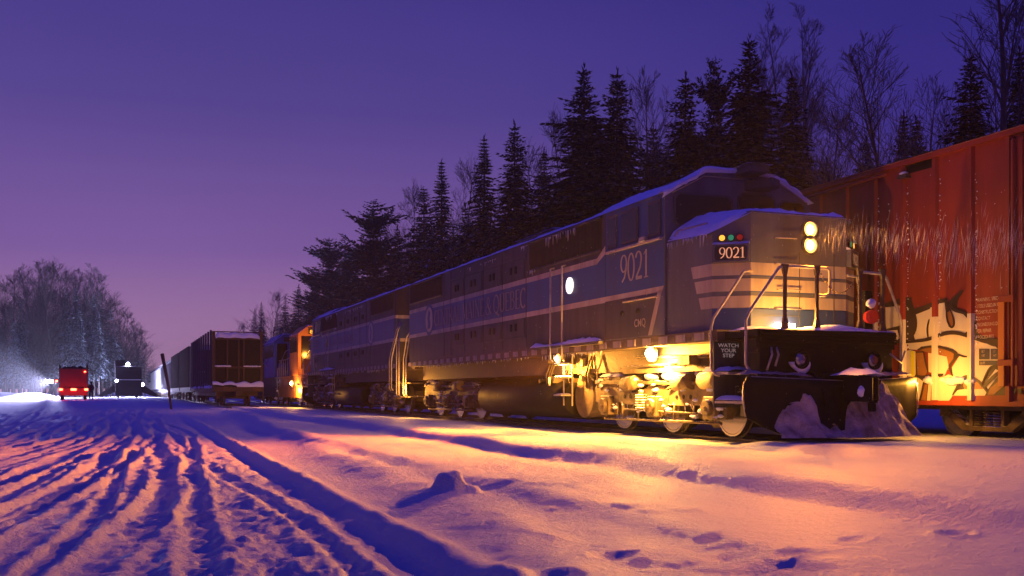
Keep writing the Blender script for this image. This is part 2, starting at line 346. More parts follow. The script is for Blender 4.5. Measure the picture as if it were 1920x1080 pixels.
def gz(X, Y):
    X = np.asarray(X, float); Y = np.asarray(Y, float); r = np.hypot(X, Y)
    be = bench_edge(Y) + .25*fbm(X*.0+3, Y*.35, 3)
    far = sst(Y, 30, 95)
    wx = X + .45*fbm(X*.25+7, Y*.16, 3)
    bench = -.02 + .035*fbm(X*.30, Y*.16, 3) - .075*sst(X, 8.2, 9.2)
    # low wind-packed terraces running with the track, stepping down towards the road
    bench = bench - .165*(1-sst(wx, 5.85, 6.35)) - .09*(1-sst(wx, 3.55, 4.05)) - .03*(1-sst(wx, 7.5, 7.9)) + .035*np.exp(-((wx-6.7)/.35)**2) + .045*np.maximum(0, fbm(X*.55+2, Y*.33+5, 3))*(1-sst(X, 8, 9))*sst(X, 3, 4) + .016*fbm(X*2.2, Y*.9, 3)
    road = -.33 + .04*fbm(X*.5, Y*.12, 3)
    k = sst(X, be-.95, be+.1)
    z = road*(1-k) + bench*k
    # windrow thrown up by the plow along the edge of the road
    nn = .75+1.1*np.abs(fbm(X*.5+5, Y*.9, 3))
    z = z + .085*np.exp(-((X-be-.12)/.40)**2)*nn
    z = z + .03*np.exp(-((X-be-.9)/.5)**2)*nn
    onroad = 1 - sst(X, be-1.1, be-.6)
    # berm beside the last wheel track
    z = z + .10*np.exp(-((X-(2.05+.02*np.clip(Y-6,0,40)))/.13)**2)*(.7+.6*vnoise(X*2, Y*2.2))*(1-sst(Y, 34, 60))
    z = z - .05*np.exp(-((X-(1.78+.02*np.clip(Y-6,0,40)))/.15)**2)*(1-sst(Y, 34, 60))
    u = np.clip(27-Y, 0, 60)
    wob = .10*fbm(X*.3, Y*.35, 2)
    for i, (c, b) in enumerate(RUTS):
        xc = c - b*u*(.36+u/40) + .16*np.sin(Y*.27+i*2.1) + 1.6*wob
        d = X - xc; w = .085+.03*(i % 3)
        fade = (1-sst(Y, 55, 90))*onroad*(.35+1.3*np.clip(.5+vnoise(Y*.22+i*13.7, X*0+i*3.1), .1, 1))
        br = .45+1.2*np.clip(.5+vnoise(Y*2.6+i*9, X*3.5), 0, 1)*np.clip(.6+vnoise(Y*8+i*5, X*7), .2, 1.2)
        z = z + fade*.64*(-.062*np.exp(-(d/w)**4)*(.8+.4*vnoise(Y*5+i*3, X*2)) + .052*np.exp(-((np.abs(d)-w*1.6)/.06)**2)*br)
    ch = onroad*(1-sst(Y, 60, 100)); mid = np.exp(-((X-.9)/1.1)**2)
    z = z + ch*(.035*fbm(X*1.3, Y*.55, 4) + (.03+.05*mid)*np.maximum(0, fbm(X*3.4, Y*1.8, 4)-.08) + .016*fbm(X*9, Y*7, 3)*(.5+mid))
    z = z + .007*fbm(X*8, Y*6, 3) + ch*.016*np.maximum(0, fbm(X*6.5+3, Y*5, 3)-.12)*3*(.4+mid) + .06*fbm(X*.8, Y*.5, 3)*(1-sst(X, -6, -3))*sst(Y, 25, 40)*(1-sst(Y, 120, 140))
    for px, py, lx, ly, dz in DENTS:
        H = .93; dep = 1920*H/(py-735); x0, y0 = XYat(px, dep)
        lxr = X-x0; lyr = Y-y0; a = .5; p_ = lxr*math.cos(a)+lyr*math.sin(a); q_ = -lxr*math.sin(a)+lyr*math.cos(a)
        z = z - .30*dz*np.exp(-((p_/lx)**2+(q_/(ly*1.4))**2)**1.2) + dz*.16*np.exp(-((np.sqrt((p_/lx)**2+(q_/(ly*1.6))**2)-1.4)/.4)**2)
    qx, qy = XYat(840, 10.4); p_ = X-qx; q_ = Y-qy; wn = .05*fbm(X*7, Y*7, 3)
    z = z + .145*np.exp(-(((p_+wn*.7)/.155)**2+((q_+wn*.7)/.17)**2)**3) + .06*np.exp(-(((p_-.2+wn)/.13)**2+((q_+.03)/.15)**2)**2) + .03*np.exp(-((p_/.4)**2+(q_/.4)**2))
    # far ground rises a little, and everything flattens out
    z = z*(1-far) + far*(-.05 + .06*fbm(X*.2, Y*.1, 2) + .16*sst(Y, 70, 140)*(1-sst(X, 4, 9)))
    z = z + .95*np.exp(-((Y-128)/9)**2)*(1-sst(X, -9, -5.5))*(.75+.5*fbm(X*.25, Y*.2, 3))
    z = z + .05*np.maximum(0, fbm(X*1.1+9, Y*1.3, 3))*sst(X, be-.3, be+.6)*(1-sst(X, be+1.2, be+2.4))*(1-sst(Y, 9, 14))*2.6
    z = z + (.11*sst(X, 8.9, 9.6)*(1-sst(Y, 13.7, 14.6))*(1-sst(X, 12.2, 12.6)) + .135*sst(X, 12.3, 12.9))*(1-sst(Y, 60, 70))
    z = z + .5*sst(X, 19, 26)*(.8+.4*fbm(X*.2, Y*.2, 2))
    return z
def ground():
    az = np.concatenate([np.linspace(-180, -36, 50)[:-1], np.linspace(-36, 36, 760), np.linspace(36, 180, 50)[1:]])
    az = np.radians(az) + TH
    rr = [1.2]
    while rr[-1] < 900: rr.append(rr[-1]*(1.0062 if 4 < rr[-1] < 60 else 1.02))
    rr = np.array(rr); A, Q = np.meshgrid(az, rr)
    X = Q*np.sin(A); Y = Q*np.cos(A); Z = gz(X, Y)
    nr, na = X.shape
    co = np.stack([X, Y, Z], -1).reshape(-1, 3)
    i = np.arange(nr-1)[:, None]*na + np.arange(na-1)[None, :]
    f = np.stack([i, i+1, i+na+1, i+na], -1).reshape(-1, 4)
    # middle cap
    co = np.vstack([co, [[0, 0, float(gz(0, 0))]]]); cidx = len(co)-1
    me = bpy.data.meshes.new('snow_ground')
    ncap = na-1
    me.vertices.add(len(co)); me.vertices.foreach_set('co', co.ravel())
    loops = np.concatenate([f.ravel(), np.stack([np.full(ncap, cidx), np.arange(1, na), np.arange(0, na-1)], -1).ravel()])
    me.loops.add(len(loops)); me.loops.foreach_set('vertex_index', loops)
    starts = np.concatenate([np.arange(len(f))*4, len(f)*4+np.arange(ncap)*3])
    me.polygons.add(len(starts)); me.polygons.foreach_set('loop_start', starts)
    me.polygons.foreach_set('use_smooth', np.ones(len(starts), bool))
    me.update(); me.validate(); me.materials.append(M['ground'])
    o = bpy.data.objects.new('snow_ground', me); COL.objects.link(o); return tag(o, kind='structure')
def ground_mat():
    m = bpy.data.materials.new('snow_cover'); m.use_nodes = True; t = m.node_tree; b = t.nodes['Principled BSDF']
    b.inputs['Roughness'].default_value = .6; b.inputs['Specular IOR Level'].default_value = .25
    g = t.nodes.new('ShaderNodeNewGeometry')
    n = t.nodes.new('ShaderNodeTexNoise'); n.inputs['Scale'].default_value = 1.3; n.inputs['Detail'].default_value = 5; t.links.new(g.outputs['Position'], n.inputs[0])
    mi = t.nodes.new('ShaderNodeMix'); mi.data_type = 'RGBA'; mi.inputs[6].default_value = (.66,.70,.84,1); mi.inputs[7].default_value = (.80,.82,.90,1)
    t.links.new(n.outputs[0], mi.inputs[0]); t.links.new(mi.outputs[2], b.inputs['Base Color'])
    n1 = t.nodes.new('ShaderNodeTexNoise'); n1.inputs['Scale'].default_value = 30; n1.inputs['Detail'].default_value = 6; n1.inputs['Roughness'].default_value = .7; t.links.new(g.outputs['Position'], n1.inputs[0])
    n2 = t.nodes.new('ShaderNodeTexNoise'); n2.inputs['Scale'].default_value = 11; n2.inputs['Detail'].default_value = 3; t.links.new(g.outputs['Position'], n2.inputs[0])
    ad = t.nodes.new('ShaderNodeMath'); ad.operation = 'MULTIPLY_ADD'; ad.inputs[1].default_value = .9; t.links.new(n2.outputs[0], ad.inputs[0]); t.links.new(n1.outputs[0], ad.inputs[2])
    bp = t.nodes.new('ShaderNodeBump'); bp.inputs['Strength'].default_value = 1.0; bp.inputs['Distance'].default_value = .07
    t.links.new(ad.outputs[0], bp.inputs['Height']); t.links.new(bp.outputs[0], b.inputs['Normal'])
    return m
M['ground'] = ground_mat()
ground()
# ------------------------------------------------------------------ tracks
def track(name, xc, y0, y1, ties=False):
    mb = MB()
    for s in (-1, 1):
        x = xc+s*.752
        prof = [(x-.07,-.17), (x+.07,-.17), (x+.07,-.155), (x+.012,-.13), (x+.012,-.045), (x+.037,-.03), (x+.037,0), (x-.037,0), (x-.037,-.03), (x-.012,-.045), (x-.012,-.13), (x-.07,-.155)]
        mb.prism(prof, 'y', y0, y1, 0)
    tag(mb.build(name, 'steel'), kind='structure')
track('track', 10.9, 14.2, 300); track('track_far', 14.95, -20, 300); track('track_near', 6.8, 60, 320)
# ------------------------------------------------------------------ shared pieces
_c = {}
def wheel_mesh():
    if 'w' not in _c:
        mb = MB(); mb.lathe([(-.07,.53), (-.045,.545), (-.04,.51), (.06,.503), (.065,.46), (.03,.43), (.02,.2), (.07,.15), (.09,.13), (.09,.0)], (0,0,0), 'x', 36, 0)
        mb.lathe([(.062,.505), (.068,.5), (.068,.47), (.062,.465)], (0,0,0), 'x', 36, 1)
        _c['w'] = mb.mesh('wheel', ['steel', 'shine'])
    return _c['w']
def hanging_ice(mb, x, y0, y1, z, n, mx, rng, m=0):
    for i in range(n):
        y = rng.uniform(y0, y1); L = mx*rng.random()**2.2+.02
        mb.cyl((x, y, z+.01), (x+rng.uniform(-.01,.01), y, z-L), .009, 5, m, .001)
def snow_strip(mb, x0, x1, y0, y1, z, th, rng, n=24, m=0, zf=None, ny=None):
    """lumpy lid of snow on a ledge, long in y"""
    nx = 5; vs = []
    for i in range(n+1):
        y = y0+(y1-y0)*i/n
        for j in range(nx+1):
            t = j/nx; x = x0+(x1-x0)*t
            e = math.sin(math.pi*min(1, max(0, t)))**.5 * (1 if 0 < i < n else .2)
            zz = (zf(x, y) if zf else z)
            vs.append((x+(rng.uniform(-.02,.02) if 0<j<nx else 0), y, zz + .004 + th*e*(.7+.5*rng.random())*(.75+.35*math.sin(y*2.1+x*3))))
    fs = [(i*(nx+1)+j, i*(nx+1)+j+1, (i+1)*(nx+1)+j+1, (i+1)*(nx+1)+j) for i in range(n) for j in range(nx)]
    return mb.add(vs, fs, m, True)

def bogie(parent, yc, detail=True, crust='snow', nb=46):
    """three-axle locomotive truck, axles at yc-2.05, yc, yc+2.05"""
    t = bpy.data.objects.new('bogie', None); COL.objects.link(t); t.parent = parent; t.location = (0, yc, 0)
    for dy in (-2.05, 0, 2.05):
        for s in (-1, 1):
            link('wheel', wheel_mesh(), t, (s*.76, dy, .53), (0, 0, 0 if s > 0 else math.pi))
        MB().cyl((-.7, dy, .53), (.7, dy, .53), .09, 12).build('axle', 'steel', t)
    for s in (-1, 1):
        sf = MB(); X0, X1 = s*1.02, s*1.17
        prof = [(-2.75,.80), (-2.6,1.02), (-1.9,1.10), (-1.45,1.06), (-1.2,.86), (-.85,.80), (-.5,.93), (.3,.95), (.62,.84), (1.0,.80), (1.35,.93), (1.6,1.13), (2.3,1.13), (2.75,.92),
                (2.8,.62), (2.45,.56), (2.4,.34), (1.72,.34), (1.68,.60), (1.2,.55), (.40,.56), (.34,.36), (-.34,.36), (-.40,.56), (-1.2,.55), (-1.68,.60), (-1.72,.34), (-2.4,.34), (-2.45,.56), (-2.75,.60)]
        sf.prism(prof, 'x', min(X0, X1), max(X0, X1), 0)
        for c in (-1.25, -1.0, -.75, .85, 1.1, 1.35):
            sf.cyl((X1+s*.001, c, .72), (X1+s*.012, c, .72), .045, 10, 1)
        sf.prism([(-2.6,.99),(2.6,1.06),(2.6,.98),(-2.6,.93)], 'x', X1+s*.0 if s > 0 else X1-.07, X1+.07 if s > 0 else X1, 0)
        sf.build('side_frame', ['iron', 'black'], t, bevel=.02)
        if s < 0 or not detail:
            pass
        for dy in (-2.05, 0, 2.05):
            b = MB(); b.box(min(s*1.0, s*1.3), max(s*1.0, s*1.3), dy-.2, dy+.2, .33, .73); b.cyl((s*1.28, dy, .53), (s*1.38, dy, .53), .15, 16)
            b.cyl((s*1.36, dy, .53), (s*1.40, dy, .53), .05, 6)
            b.build('axle_box', 'iron', t, bevel=.02)
        for dy in (-1.1, .95):
            b = MB(); b.cyl((s*1.22, dy-.26, 1.0), (s*1.22, dy+.28, .97), .15, 16); b.cyl((s*1.22, dy+.28, .97), (s*1.22, dy+.34, .97), .11, 12)
            b.cyl((s*1.22, dy+.3, .97), (s*1.22, dy+.62, .86), .025, 8)
            b.build('brake_cylinder', 'iron', t)
        for dy in (-1.55, -.52, .52, 1.55):
            b = MB()
            b.prism([(dy-.09,.32),(dy+.09,.32),(dy+.13,.62),(dy+.05,.74),(dy-.05,.74),(dy-.13,.62)], 'x', min(s*.9, s*1.04), max(s*.9, s*1.04))
            b.cyl((s*1.0, dy, .75), (s*1.0, dy+.1, .3), .03, 6); b.build('brake_shoe', 'iron', t)
        b = MB(); b.cyl((s*1.2, -2.3, .27), (s*1.2, 2.2, .25), .028, 6); b.cyl((s*1.24, -1.7, .42), (s*1.24, 1.2, .46), .02, 6)
        for k in range(7):
            y = -2.1+k*.7; b.cyl((s*1.2, y, .27), (s*1.15, y+.08, .62), .022, 6)
        b.build('brake_rod', 'iron', t)
        for dy in (-.2,):
            b = MB()
            pts = [(s*(1.30+.0*k), dy-.1+.0*k, .42+.05*k) for k in range(8)]
            for k in range(6): b.lathe([(-.016,.10),(0,.12),(.016,.10)], (s*1.30, dy+.62, .50+k*.05), 'z', 14)
            b.cyl((s*1.30, dy+.62, .46), (s*1.30, dy+.62, .85), .05, 8); b.build('damper', 'iron', t)
        # caked snow and ice on the frame
        b = MB(); rg = random.Random(int(yc*10)+s+3)
        for k in range(nb):
            y = rg.uniform(-2.6, 2.6); z = rg.choice([1.06, .97, .5, .42, .62, .82]) + rg.uniform(-.05, .05); rr_ = rg.uniform(.025, .085)
            b.ball((s*(1.17+rg.uniform(-.04,.12)), y, z), rr_, 0, 7, (1, 1.5, .7), .5, rg)
        for k in range(60):
            y = rg.uniform(-2.6, 2.6); b.cyl((s*(1.12+rg.uniform(0,.1)), y, .58), (s*1.14, y, .58-.2*rg.random()**2), .01, 5, 0, .002)
        snow_strip(b, s*1.0, s*1.19, -2.6, -1.5, 1.08, .05, rg, 10); snow_strip(b, s*1.0, s*1.19, 1.5, 2.5, 1.13, .09, rg, 10)
        tag(b.build('snow_crust', crust, t), kind='stuff')
    b = MB(); b.box(-.9, .9, -2.3, 2.3, .62, .85); b.box(-.5, .5, -.8, .8, .3, 1.2)
    for dy in (-1.2, 1.0): b.cyl((-.6, dy, .5), (.6, dy, .5), .36, 14)
    b.build('bolster', 'under', t)
    return t

def flat_digits(parent, name, text, o, u, v, h, mt, xs=.9, back=None, nrm=(0,0,0)):
    mb = MB(); lettering(mb, text, o, u, v, h, 0, nrm, xs); return mb.build(name, mt, parent)

NOSE = [(-1.55,2.7), (-1.48,1.3), (-.98,.9), (.98,.9), (1.48,1.3), (1.55,2.7)]
def cowl_locomotive(label, loc, rz, sides, number='9021', scale=(1,1,1), first=True, seed=1):
    rg = random.Random(seed)
    t = thing('diesel_locomotive', label, 'locomotive', loc, rz); t.scale = scale
    # ---- carbody: cowl hood with cab, painted bands standing just proud
    b = MB()
    hood = [(-1.6,1.85), (1.6,1.85), (1.6,4.45), (1.12,4.64), (-1.12,4.64), (-1.6,4.45)]
    b.prism(hood, 'y', 5.12, 20.15, 0)
    for s in sides:
        x1, x2, x3 = s*1.603, s*1.606, s*1.609
        def Q(y0, y1, z0, z1, x, m): b.quad([(x,y0,z0), (x,y1,z0), (x,y1,z1), (x,y0,z1)][::(1 if s < 0 else -1)], m)
        def QP(p, x, m): b.quad([(x, y, z) for y, z in p], m)
        Q(5.12, 20.15, 2.72, 3.48, x1, 1)
        Q(5.5, 20.15, 3.46, 3.58, x2, 2); Q(5.12, 20.15, 2.63, 2.75, x2, 2)
        QP([(5.12,3.80), (5.12,3.62), (5.5,3.46), (5.5,3.58)], x2, 2)
        QP([(5.12,3.45), (5.5,3.45), (5.5,3.47), (5.12,3.63)], x2, 1)
        # low ledge of the frame below the hood
    for z0, z1, m_, k_ in ((2.72,3.48,1,.003), (3.46,3.58,2,.006), (2.63,2.75,2,.006)): b.quad([(-1.6,20.15+k_,z0), (1.6,20.15+k_,z0), (1.6,20.15+k_,z1), (-1.6,20.15+k_,z1)], m_)
    b.build('hood', ['grey', 'blue', 'cream'], t)
    # doors and seams in the hood side
    for s in sides:
        X = s*1.6
        b = MB()
        for y in (9.45, 11.1, 12.6, 14.2, 15.5, 16.2):
            b.box(min(X, X+s*.012), max(X, X+s*.012), y-.012, y+.012, 1.9, 4.4)
        b.box(min(X, X+s*.02), max(X, X+s*.02), 9.5, 15.5, 4.12, 4.15); b.box(min(X, X+s*.02), max(X, X+s*.02), 9.5, 15.5, 2.14, 2.17)
        b.build('seam', 'darkgrey', t)
        for (y0, y1) in ((9.55, 11.0), (11.2, 12.5), (12.7, 14.1), (14.3, 15.4)):
            for (z0, z1, zl) in ((2.2, 2.60, 2.42), (3.62, 4.08, 3.85)):
                d = MB(); d.box(min(X+s*.013, X+s*.02), max(X+s*.013, X+s*.02), y0, y1, z0, z1); dd = d.build('engine_door', 'grey', t, bevel=.006)
                for q in (.22, .36):
                    e = MB(); e.box(min(X+s*.021, X+s*.045), max(X+s*.021, X+s*.045), y0+(y1-y0)*q*1.6, y0+(y1-y0)*q*1.6+.09, zl-.09, zl+.09); e.build('latch', 'black', dd)
        # intake grilles (front) and radiator grille (rear)
        for (y0, y1, z0, z1, k) in ((5.3, 9.25, 3.74, 4.38, .17), (16.4, 20.0, 3.80, 4.38, 0)):
            g = MB(); g.box(min(X, X+s*.012), max(X, X+s*.012), y0, y1, z0, z1, 0)
            n = int((y1-y0)/.07)
            for i in range(n):
                yy = y0+.03+i*(y1-y0-.04)/n
                g.box(min(X+s*.012, X+s*.035), max(X+s*.012, X+s*.035), yy, yy+.022, z0+.02, z1-.02, 0)
            for zz in (z0-.035, z1): g.box(min(X, X+s*.05), max(X, X+s*.05), y0-.03, y1+.03, zz, zz+.035, 1)
            g.build('grille', ['louvre', 'grey'], t)
        # lettering and round crest
        u = (0, s, 0); l = MB()
        y_start, hh, ln, zz = (17.15, .47, 7.7, 2.88) if s < 0 else (8.1, .33, 5.1, 2.95)
        X3 = s*1.625
        wdt = lettering(MB(), 'CENTRAL MAINE & QUEBEC', (0,0,0), u, (0,0,1), hh, 0, (0,0,0), 1)
        lettering(l, 'CENTRAL MAINE & QUEBEC', (X3, y_start, zz), u, (0,0,1), hh, 0, (s,0,0), ln/wdt)
        l.build('lettering', 'letter', t)
        yc = 17.75 if s < 0 else 16.3
        l = MB(); P = lambda r, a: (yc+r*math.cos(a)*.95, 3.12+r*math.sin(a))
        l.prism([P(.50, k*math.pi/16) for k in range(32)], 'x', *sorted((s*1.607, s*1.614)), m=0)
        l.prism([P(.40, k*math.pi/16) for k in range(32)], 'x', *sorted((s*1.607, s*1.618)), m=1)
        l.prism([(yc-.12,2.84),(yc+.16,2.82),(yc+.10,3.0),(yc+.17,3.18),(yc+.02,3.42),(yc-.13,3.34),(yc-.06,3.14),(yc-.16,3.0)], 'x', *sorted((s*1.607, s*1.622)), m=0)
        l.build('round_crest', ['blue', 'cream'], t)
        # fine rain-grooves, ice runs from the roof
        ic = MB()
        for (ya, yb, zz, n, mx) in ((6.5, 8.2, 4.36, 26, .22), (9.3, 9.7, 4.36, 10, .25), (8.8, 9.3, 3.72, 12, .2), (11, 15, 4.3, 14, .12), (5.2, 8.5, 1.64, 50, .1), (9, 19, 1.64, 60, .1)):
            hanging_ice(ic, X+s*.045, ya, yb, zz, n, mx, rg)
        tag(ic.build('icicles', 'snow', t), kind='stuff')
    # ---- cab
    b = MB()
    cab = [(-1.6,1.85), (1.6,1.85), (1.6,4.45), (.72,4.92), (-.72,4.92), (-1.6,4.45)]
    b.prism(cab, 'y', 2.7, 5.12, 0)
    for s in sides:
        x1, x2, x3 = s*1.603, s*1.606, s*1.61
        b.quad([(x1,3.05,2.7), (x1,5.1,2.7), (x1,5.1,4.42), (x1,2.72,4.42), (x1,2.72,2.7)], 1)
        b.quad([(x2,5.12,2.65), (x2,5.12,2.75), (x2,2.72,2.75), (x2,2.78,2.65)], 2)
        b.quad([(x1,5.1,1.87), (x1,5.1,2.66), (x1,2.8,2.66), (x1,3.2,1.87)], 3)
        b.quad([(x2,2.78,2.68), (x2,2.95,2.66), (x2,3.32,1.87), (x2,3.17,1.87)], 2)
    b.build('cab', ['nose', 'blue', 'cream', 'grey'], t, bevel=.012)
    for s in sides:
        X = s*1.61
        l = MB(); u = (0, s, 0)
        lettering(l, number, (s*1.612, 4.44 if s < 0 else 3.3, 2.97), u, (0,0,1), .53, 0, (s,0,0), 1.0); l.build('cab_number', 'cream', t)
        l = MB(); text_into(l, 'CMQ', (s*1.612, 3.86 if s < 0 else 3.5, 2.06), u, (0,0,1), .15, 0, xs=.95); l.build('reporting_mark', 'cream', t)
        # side windows with frames and sill
        for (y0, y1) in ((4.62, 4.95), (3.72, 4.35), (2.85, 3.25)):
            w = MB(); w.box(*sorted((X, X+s*.02)), y0-.04, y1+.04, 3.70, 4.36)
            fr = w.build('window', 'darkgrey', t, bevel=.01)
            w = MB(); w.box(*sorted((X+s*.018, X+s*.024)), y0, y1, 3.76, 4.30); w.build('pane', 'glass', fr)
        w = MB(); w.box(*sorted((X, X+s*.07)), 2.75, 5.0, 3.60, 3.64); w.box(*sorted((X, X+s*.10)), 3.3, 3.5, 3.64, 3.72)
        w.build('armrest', 'rail', t)
        w = MB(); w.box(*sorted((X, X+s*.03)), 2.95, 4.3, 2.56, 2.585); w.build('hatch_rail', 'cream', t)
        w = MB()
        for yy in (4.35, 3.7): w.cyl((X, yy, 2.36), (X+s*.03, yy, 2.36), .045, 12)
        w.build('hatch_latch', 'black', t)
    # front windows
    for (x0, x1, z0, z1, c) in ((-1.38,-.2,3.88,4.44,1), (-.02,.74,4.0,4.52,0), (.88,1.42,4.0,4.44,-1)):
        w = MB(); q = .07
        top1 = min(z1, 4.40 if c == 1 else z1)
        def RP(a, bb, z0_, z1_, r):
            return [(a+r,z0_),(bb-r,z0_),(bb,z0_+r),(bb,z1_-r),(bb-r,z1_),(a+r,z1_),(a,z1_-r),(a,z0_+r)]
        w.prism(RP(x0-.04, x1+.04, z0-.04, z1+.03, .09), 'y', 2.67, 2.705); fr = w.build('windshield', 'darkgrey', t)
        w = MB(); w.prism(RP(x0, x1, z0, z1-.01, .08), 'y', 2.66, 2.672); w.build('pane', 'glass', fr)
        if x0 > -1:
            w = MB(); w.cyl((x0+.35,2.65,z0+.02), (x0+.3,2.645,z0+.36), .008, 5); w.build('wiper', 'black', fr)
    # bright gutter along the cab roof edge
    w = MB(); w.tube([(-1.45,2.68,4.45), (-.78,2.68,4.80), (.2,2.68,4.80)], .012, 6); w.tube([(.75,2.68,4.86), (1.52,2.68,4.44)], .012, 6); w.build('gutter', 'rail', t)
    w = MB(); w.box(-.1,.35,2.25,2.9,4.86,5.0); w.prism([(.02,2.9),(.62,2.9),(.62,2.3),(.32,2.1)], 'z', 4.6, 4.76); w.build('horn_cluster', 'darkgrey', t, bevel=.02)
    # ---- nose
    b = MB(); n = len(NOSE); ez = [3.58, 3.50, 3.86, 3.86, 3.50, 3.58]
    vs = [(x, y, 1.85) for x, y in NOSE] + [(x, y, z) for (x, y), z in zip(NOSE, ez)] + [(-.95, 2.7, 3.98), (.95, 2.7, 3.98)]
    b.add(vs, [(i, i+1, n+i+1, n+i) for i in range(n-1)] + [(n, n+1, n+2, 2*n), (n+2, n+3, 2*n+1, 2*n), (n+3, n+4, n+5, 2*n+1), (0, n, 2*n, 2*n+1, n+5, n-1)], 0)
    # the three pale bands wrap round the nose
    def at_nose(i, f, z, k): # point on nose edge i at fraction f pushed out by k
        a, c = Vector((*NOSE[i], 0)), Vector((*NOSE[i+1], 0)); d = (c-a).normalized(); nn = Vector((d.y, -d.x, 0)); p = a.lerp(c, f)+nn*k
        return (p.x, p.y, z)
    for z0, z1, f0, f1 in ((2.78,2.99,.60,.55), (2.51,2.72,.68,.63), (2.23,2.43,.77,.72)):
        K = .004
        pts_lo = [at_nose(0, f0, z0, K), at_nose(1, 0, z0, K), at_nose(2, 0, z0, K), at_nose(2, 1, z0, K), at_nose(4, 0, z0, K), at_nose(4, 1-f0, z0, K)]
        pts_hi = [at_nose(0, f1, z1, K), at_nose(1, 0, z1, K), at_nose(2, 0, z1, K), at_nose(2, 1, z1, K), at_nose(4, 0, z1, K), at_nose(4, 1-f1, z1, K)]
        for i in range(5): b.quad([pts_lo[i], pts_lo[i+1], pts_hi[i+1], pts_hi[i]], 1)
        b.quad([at_nose(2, 0, z0-.02, .003), at_nose(2, 1, z0-.02, .003), at_nose(2, 1, z0, .003), at_nose(2, 0, z0, .003)], 2)
    b.quad([at_nose(2, 0, 1.86, .003), at_nose(2, 1, 1.86, .003), at_nose(2, 1, 2.22, .003), at_nose(2, 0, 2.22, .003)], 2)
    b.quad([at_nose(1, 0, 1.86, .003), at_nose(1, 1, 1.86, .003), at_nose(1, 1, 2.22, .003), at_nose(1, 0, 2.22, .003)], 2)
    b.build('nose', ['nose', 'cream', 'blue'], t)
    # nose door, panels, grab irons
    w = MB()
    for x in (.0, .72): w.box(x-.006, x+.006, .888, .9, 1.9, 3.2)
    w.box(-.75,.0,.89,.9,2.10,2.112); w.box(.72,.96,.89,.9,2.02,2.03); w.build('nose_door', 'darkgrey', t)
    w = MB()
    for (x0, x1, z) in ((-.5,-.1,3.42), (-.5,-.1,2.98), (-.45,.0,2.55), (-.5,.0,2.22)):
        w.tube([(x0,.9,z), (x0,.83,z), (x1,.83,z), (x1,.9,z)], .012, 6)
    w.tube([(-1.52,2.5,3.62), (-1.46,2.45,3.72), (-1.3,1.75,3.76), (-1.26,1.7,3.66)], .014, 6)
    w.build('grab_iron', 'rail', t)
    # twin headlight
    for z in (3.60, 3.33):
        w = MB(); w.lathe([(0,.165),(-.05,.17),(-.06,.135),(-.03,.13)], (.2,.9,z), 'y', 24); h = w.build('headlight', 'darkgrey', t)
        w = MB(); w.lathe([(-.03,.085),(-.045,.06),(-.05,.02)], (.2,.9,z), 'y', 20, 0); w.lathe([(-.02,.135),(-.032,.13),(-.034,.085)], (.2,.9,z), 'y', 24, 1); w.build('lens', ['bulb', 'glow'] if first else ['glass', 'glass'], h)  # outer ring carries painted amber glare, the bulb sits inside
    # marker lights and number boards on the angled corners
    for i, sgn in ((1, 1), (3, -1)):
        w = MB()
        pl = [at_nose(i, .06, 3.0, 0), at_nose(i, .94, 3.0, 0)]
        a, c = Vector(at_nose(i, .03, 0, 0)), Vector(at_nose(i, .97, 0, 0)); a1, c1 = Vector(at_nose(i, .03, 0, .09)), Vector(at_nose(i, .97, 0, .09))
        w.prism([(a.x,a.y),(a1.x,a1.y),(c1.x,c1.y),(c.x,c.y)], 'z', 3.0, 3.30)
        w.add([(a.x,a.y,3.30),(a1.x,a1.y,3.302),(c1.x,c1.y,3.302),(c.x,c.y,3.30),(a.x,a.y,3.35),(c.x,c.y,3.35)], [(0,1,2,3),(1,2,5,4),(0,1,4),(2,3,5)], 2)
        p = [Vector(at_nose(i, f, 0, .092)) for f in (.08, .92)]
        dd = (p[1]-p[0]); L = dd.length; uu = dd/L
        nr_ = Vector((uu.y, -uu.x, 0))
        def PP(f, z, k): q = p[0]+uu*(f*L)+nr_*k; return (q.x, q.y, z)
        w.quad([PP(.04,3.03,.0), PP(.96,3.03,0), PP(1,3.07,0), PP(1,3.23,0), PP(.96,3.27,0), PP(.04,3.27,0), PP(0,3.23,0), PP(0,3.07,0)], 1)
        nb = w.build('number_board', ['nose', 'board', 'snow'], t)
        w = MB(); lettering(w, number, PP(.14, 3.06, .004), uu, (0,0,1), .18, 0, nr_, L*.80/(2.2*.18)); w.build('digits', 'digit' if i == 1 else 'digitdim', nb)
        for k, (f, mm) in enumerate(((.27,'yel'), (.5,'grn'), (.73,'redl')) if i == 1 else ((.3,'grn'), (.62,'yel'))):
            q = Vector(at_nose(i, f, 3.41, .0)); 
            w = MB(); w.cyl(q, q+nr_*.05, .062, 16); ml = w.build('marker_light', 'black', t)
            w = MB(); w.cyl(q+nr_*.045, q+nr_*.056, .05, 16); w.build('lens', mm if first else 'glass', ml)
    # ---- frame, sill with reflective blocks, front platform
    b = MB()
    b.box(-1.2, 1.2, 1.5, 19.9, 1.22, 1.66); b.box(-1.6, 1.6, .95, 20.15, 1.66, 1.848)
    b.build('underframe', 'under', t)
